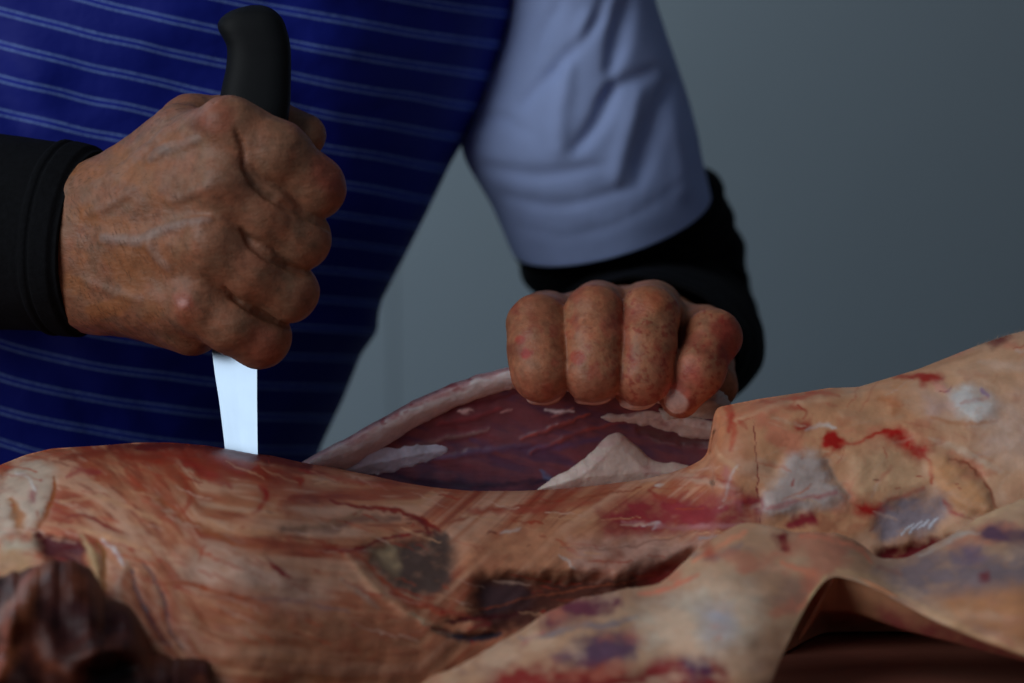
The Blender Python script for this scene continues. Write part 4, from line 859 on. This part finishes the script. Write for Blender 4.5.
# ---- tubes for sleeves
def tube(name, mat, secs, canvas=None, disp=0.0, seed=5, nth=120, thick=0.0015, parent=None, n_between=14, ripple=None):
    """secs: (px, py, Y, half width m, half depth m, tilt rad, in-plane offset of the near side m)"""
    A = smooth_curve(secs, n_between); th = np.linspace(0, 2 * math.pi, nth, endpoint=False)
    px0, py0, Y0, rw, rd, tl, ns = [A[:, i][:, None] for i in range(7)]
    ct, st = np.cos(th)[None, :], np.sin(th)[None, :]
    cen = P(px0[:, 0], py0[:, 0], Y0[:, 0])[:, None, :]
    axx = np.stack([np.cos(tl), 0 * tl, np.sin(tl)], -1)               # across the sleeve
    down = np.stack([np.sin(tl), 0 * tl, -np.cos(tl)], -1)             # along the sleeve
    R = 1 + 0 * ct
    pts = cen + axx * (rw * ct)[..., None] + np.array([0, -1.0, 0]) * (rd * st)[..., None] + down * (ns * st)[..., None]
    nrm = axx * ct[..., None] + np.array([0, -1.0, 0]) * st[..., None]
    d = disp * fbm(pts[..., 0] * 28, pts[..., 1] * 28, pts[..., 2] * 28, seed, 3)
    if ripple is not None: d = d + ripple(np.arange(len(A))[:, None] / (len(A) - 1), th[None, :])
    if canvas is not None:
        q = unproj(pts.reshape(-1, 3)); hh = canvas.sample(canvas.H, q[0], q[1]).reshape(d.shape); d = d + hh / 1000 * np.clip(st * 2 + 0.6, 0, 1)
    pts = pts + nrm * d[..., None]
    inn = pts - nrm * thick; nr = len(A)
    V = np.vstack([pts.reshape(-1, 3), inn.reshape(-1, 3)]); k = nr * nth
    F = [grid_faces(nr, nth, 0, True), grid_faces(nr, nth, k, True)[:, ::-1]]
    j = np.arange(nth); j2 = (j + 1) % nth
    F.append(np.stack([j, j2, j2 + k, j + k], 1)); o = (nr - 1) * nth
    F.append(np.stack([o + j, o + j + k, o + j2 + k, o + j2], 1))
    return recalc(mesh_obj(name, V, np.vstack(F), mat, parent or pr))
R_ = math.radians
cs = Canvas(420, 760, -140, 320, 1.5, 0, 2, 30, 61)
for pts, wd, h in [([(560, 0), (545, 30), (535, 55)], 12, -3.5), ([(610, -10), (590, 30), (555, 70), (520, 105)], 16, -5), ([(632, -10), (622, 30), (610, 70)], 26, -7), ([(615, 88), (600, 120), (575, 150)], 22, -6),
                   ([(672, 80), (655, 120), (645, 160), (640, 180)], 22, -6), ([(655, 70), (620, 85), (600, 105)], 16, -4), ([(475, 120), (500, 118), (530, 135)], 14, -3.5), ([(480, 165), (540, 175), (600, 165)], 20, -3), ([(500, 195), (560, 205), (640, 185)], 16, -2.5),
                   ([(570, 60), (560, 110), (560, 150)], 26, 4), ([(640, 90), (625, 140), (618, 180)], 24, 4), ([(672, 120), (680, 170), (684, 195)], 20, 3), ([(590, 10), (575, 50)], 14, 3.5), ([(500, 60), (485, 95)], 18, 3),
                   ([(505, 222), (560, 236), (630, 218), (700, 168)], 7, -1.6)]:
    cs.stroke(pts, wd, h=h, soft=1.0)
for i in range(26):
    t = i / 25; x = 512 + t * 186; y = 222 + 14 * math.sin(t * 2.6) - 52 * t ** 1.6
    cs.stroke([(x + 1, y - 7), (x - 2 + 2 * math.sin(i * 3), y + 9)], 4.5, h=(-1.0 if i % 2 else 0.8), soft=1.0)
cs.soften(4.5, 0.75)
tube('shirt_sleeve', M_shirt, [(555, -190, .262, .062, .062, 0.10, 0), (565, -60, .262, .040, .052, 0.05, 0), (576, 0, .264, .0365, .050, 0.05, 0.002), (580, 60, .266, .0435, .052, .05, .004), (578, 128, .270, .0535, .056, .10, .010), (596, 180, .274, .0500, .056, .20, .014), (611, 222, .278, .0478, .054, .295, .0135)], cs, 0.0012, nth=200, n_between=26)
# shadowed inside of the hem is real cloth: the black sleeve starts inside it
def path_tube(name, mat, secs, parent, nth=120, nb=16, thick=0.002, disp=0.003, seed=91, rip=None):
    """secs: (px, py, Y, radius across, radius along the bend); the tube follows the path"""
    A = smooth_curve(secs, nb); c = P(A[:, 0], A[:, 1], A[:, 2]); t = np.gradient(c, axis=0); t /= np.linalg.norm(t, axis=1)[:, None]
    across = np.array([1.0, 0, 0]); th = np.linspace(0, 2 * math.pi, nth, endpoint=False); ct, st = np.cos(th)[:, None], np.sin(th)[:, None]; rows = []; nr = len(A)
    for i in range(nr):
        a = across - t[i] * (across @ t[i]); a /= np.linalg.norm(a); b = np.cross(t[i], a)
        n = a * ct + b * st; p = c[i] + a * ct * A[i, 3] + b * st * A[i, 4]
        d = disp * fbm(p[:, 0] * 34, p[:, 1] * 34, p[:, 2] * 34, seed, 3)
        if rip is not None: d = d + rip(i / (nr - 1), th)
        rows.append((p + n * d[:, None], p + n * (d - thick)[:, None]))
    V = np.vstack([np.vstack([r[0] for r in rows]), np.vstack([r[1] for r in rows])]); k = nr * nth
    F = [grid_faces(nr, nth, 0, True), grid_faces(nr, nth, k, True)[:, ::-1]]; j = np.arange(nth); j2 = (j + 1) % nth
    F.append(np.stack([j, j2, j2 + k, j + k], 1)); o = (nr - 1) * nth
    F.append(np.stack([o + j, o + j + k, o + j2 + k, o + j2], 1))
    return recalc(mesh_obj(name, V, np.vstack(F), mat, parent))
path_tube('arm_sleeve', M_black, [(596, 110, .272, .036, .034), (606, 180, .278, .0420, .038), (620, 226, .290, .0490, .038), (638, 268, .304, .0515, .038), (652, 318, .298, .0480, .038), (655, 340, .240, .0485, .034), (652, 345, .185, .0450, .032), (648, 347, .140, .0400, .030)], pr,
          rip=lambda u, th: 0.0035 * np.exp(-((u - 0.27) / 0.02) ** 2) + 0.0012 * np.sin(60 * u + 2 * np.sin(th)))
path_tube('shirt_sleeve', M_shirt, [(-110, -300, .262, .070, .082), (-250, -285, .262, .072, .075), (-400, -215, .262, .060, .062), (-500, -90, .250, .056, .056), (-570, 0, .240, .055, .055)], pr)
# right forearm sleeve: sections turned so that the tube runs to the right and a little forward
def side_tube(name, mat, secs, parent, nth=140, nb=30, thick=0.002, disp=0.0012, seed=81):
    A = smooth_curve(secs, nb); th = np.linspace(0, 2 * math.pi, nth, endpoint=False); ct, st = np.cos(th)[None, :], np.sin(th)[None, :]
    px0, py0, Y0, rz, ry, yaw, bl = [A[:, i][:, None] for i in range(7)]
    cen = P(px0[:, 0], py0[:, 0], Y0[:, 0])[:, None, :]
    side = np.stack([-np.sin(yaw), -np.cos(yaw), 0 * yaw], -1)          # towards the room
    up = np.array([math.sin(R_(4)), 0, math.cos(R_(4))])
    pts = cen + up * (rz * ct)[..., None] + side * (ry * st)[..., None]
    nrm = up * ct[..., None] + side * st[..., None]
    u = px0
    d = disp * fbm(pts[..., 0] * 40, pts[..., 1] * 40, pts[..., 2] * 40, seed, 3)
    d = d + 0.0016 * sstep(52, 58, u) * (1 - sstep(84, 90, u)) - 0.0011 * np.exp(-((u - 66) / 1.6) ** 2) - 0.0012 * np.exp(-((u - 56) / 2.0) ** 2) + bl
    pts = pts + nrm * d[..., None]; inn = pts - nrm * thick; nr = len(A)
    V = np.vstack([pts.reshape(-1, 3), inn.reshape(-1, 3)]); k = nr * nth
    F = [grid_faces(nr, nth, 0, True), grid_faces(nr, nth, k, True)[:, ::-1]]
    j = np.arange(nth); j2 = (j + 1) % nth
    F.append(np.stack([j, j2, j2 + k, j + k], 1)); o = (nr - 1) * nth
    F.append(np.stack([o + j, o + j + k, o + j2 + k, o + j2], 1))
    return recalc(mesh_obj(name, V, np.vstack(F), mat, parent))
side_tube('arm_sleeve', M_black, [(-740, 120, .240, .050, .050, R_(24), 0), (-690, 130, .225, .047, .047, R_(24), 0), (-400, 190, .160, .044, .044, R_(24), 0), (-120, 226, .088, .041, .040, R_(22), 0), (0, 232, .063, .0385, .034, R_(20), 0), (60, 238, .050, .0370, .031, R_(20), 0), (93, 243, .045, .0358, .030, R_(20), 0)], pr)
# ------------------------------------------------------------------ boning knife held in the fist
kn = empty('boning_knife', tuple(P(238, 455, 0.026)), 'black-handled knife with bright steel blade held upright in the fist, blade down into the meat', 'knife')
KY = 0.024; TILT = 0.17
rows = [(5, 256, 5, .002), (6, 256, 9, .004), (8, 254.5, 16, .0065), (12, 252.5, 24, .0088), (18, 251.5, 30.5, .0100), (24, 251.3, 33.6, .0106), (30, 252.6, 34.2, .0108), (37, 255.5, 33.3, .0108), (46, 258.4, 32, .0107), (56, 259, 32, .0105), (70, 258.3, 32.8, .0105), (85, 256.5, 34.3, .0105), (100, 255, 35.5, .0105), (118, 253, 35.5, .0105), (180, 250, 32, .010), (250, 245, 30, .010), (310, 240, 27, .009), (338, 237, 26, .008), (346, 236, 24, .006)]
A = smooth_curve([(a, b, c, d) for a, b, c, d in rows], 8); th = np.linspace(0, 2 * math.pi, 48, endpoint=False)
V = []
for y, x, hw, hd in A:
    e = 0.62; ct = np.sign(np.cos(th)) * np.abs(np.cos(th)) ** e; st = np.sign(np.sin(th)) * np.abs(np.sin(th)) ** e
    # the butt of the handle hooks to the left
    V.append(P(x + hw * ct, y, KY + TILT * (352 - y) * 0.000375 - hd * st))
V = np.array(V); nr = len(V); V = V.reshape(-1, 3)
F = [tuple(int(i) for i in q) for q in grid_faces(nr, 48, 0, True)] + [tuple(range(48)), tuple(range((nr - 1) * 48, nr * 48))]
recalc(mesh_obj('handle', V, F, M_handle, kn))
# blade: spine to the right, edge to the left, slight turn towards the window
L = [(211, 340), (212, 352), (215, 375), (219, 400), (224, 440), (227, 470), (236, 498), (250, 516)]
Rr = [(258, 340), (257, 352), (257, 375), (257, 400), (257.5, 440), (258, 470), (258.5, 498), (259, 516)]
V = []
BLADE_SLOPE = -0.38
for (xl, y), (xr, _) in zip(L, Rr):
    for s_, f_ in ((1, -1), (1, 1)):
        for k in range(7):
            t = k / 6; x = xl + (xr - xl) * t; thick = 0.0009 * min(1, t * 1.6 + 0.04)
            V.append(P(x, y, KY + 0.003 + TILT * (352 - y) * 0.000375 + (x - 235) * 0.000375 * BLADE_SLOPE + f_ * thick))
V = np.array(V); n = len(L); F = []
for i in range(n - 1):
    for h in (0, 1):
        for k in range(6):
            a = i * 14 + h * 7 + k; q = (a, a + 1, a + 15, a + 14); F.append(q if h == 0 else q[::-1])
    for k in (0, 6): F.append((i * 14 + k, i * 14 + 14 + k, i * 14 + 21 + k, i * 14 + 7 + k))
for i in (0, n - 1):
    for k in range(6): F.append((i * 14 + k, i * 14 + k + 1, i * 14 + k + 8, i * 14 + k + 7))
recalc(mesh_obj('blade', V, F, M_steel, kn, smooth=False))
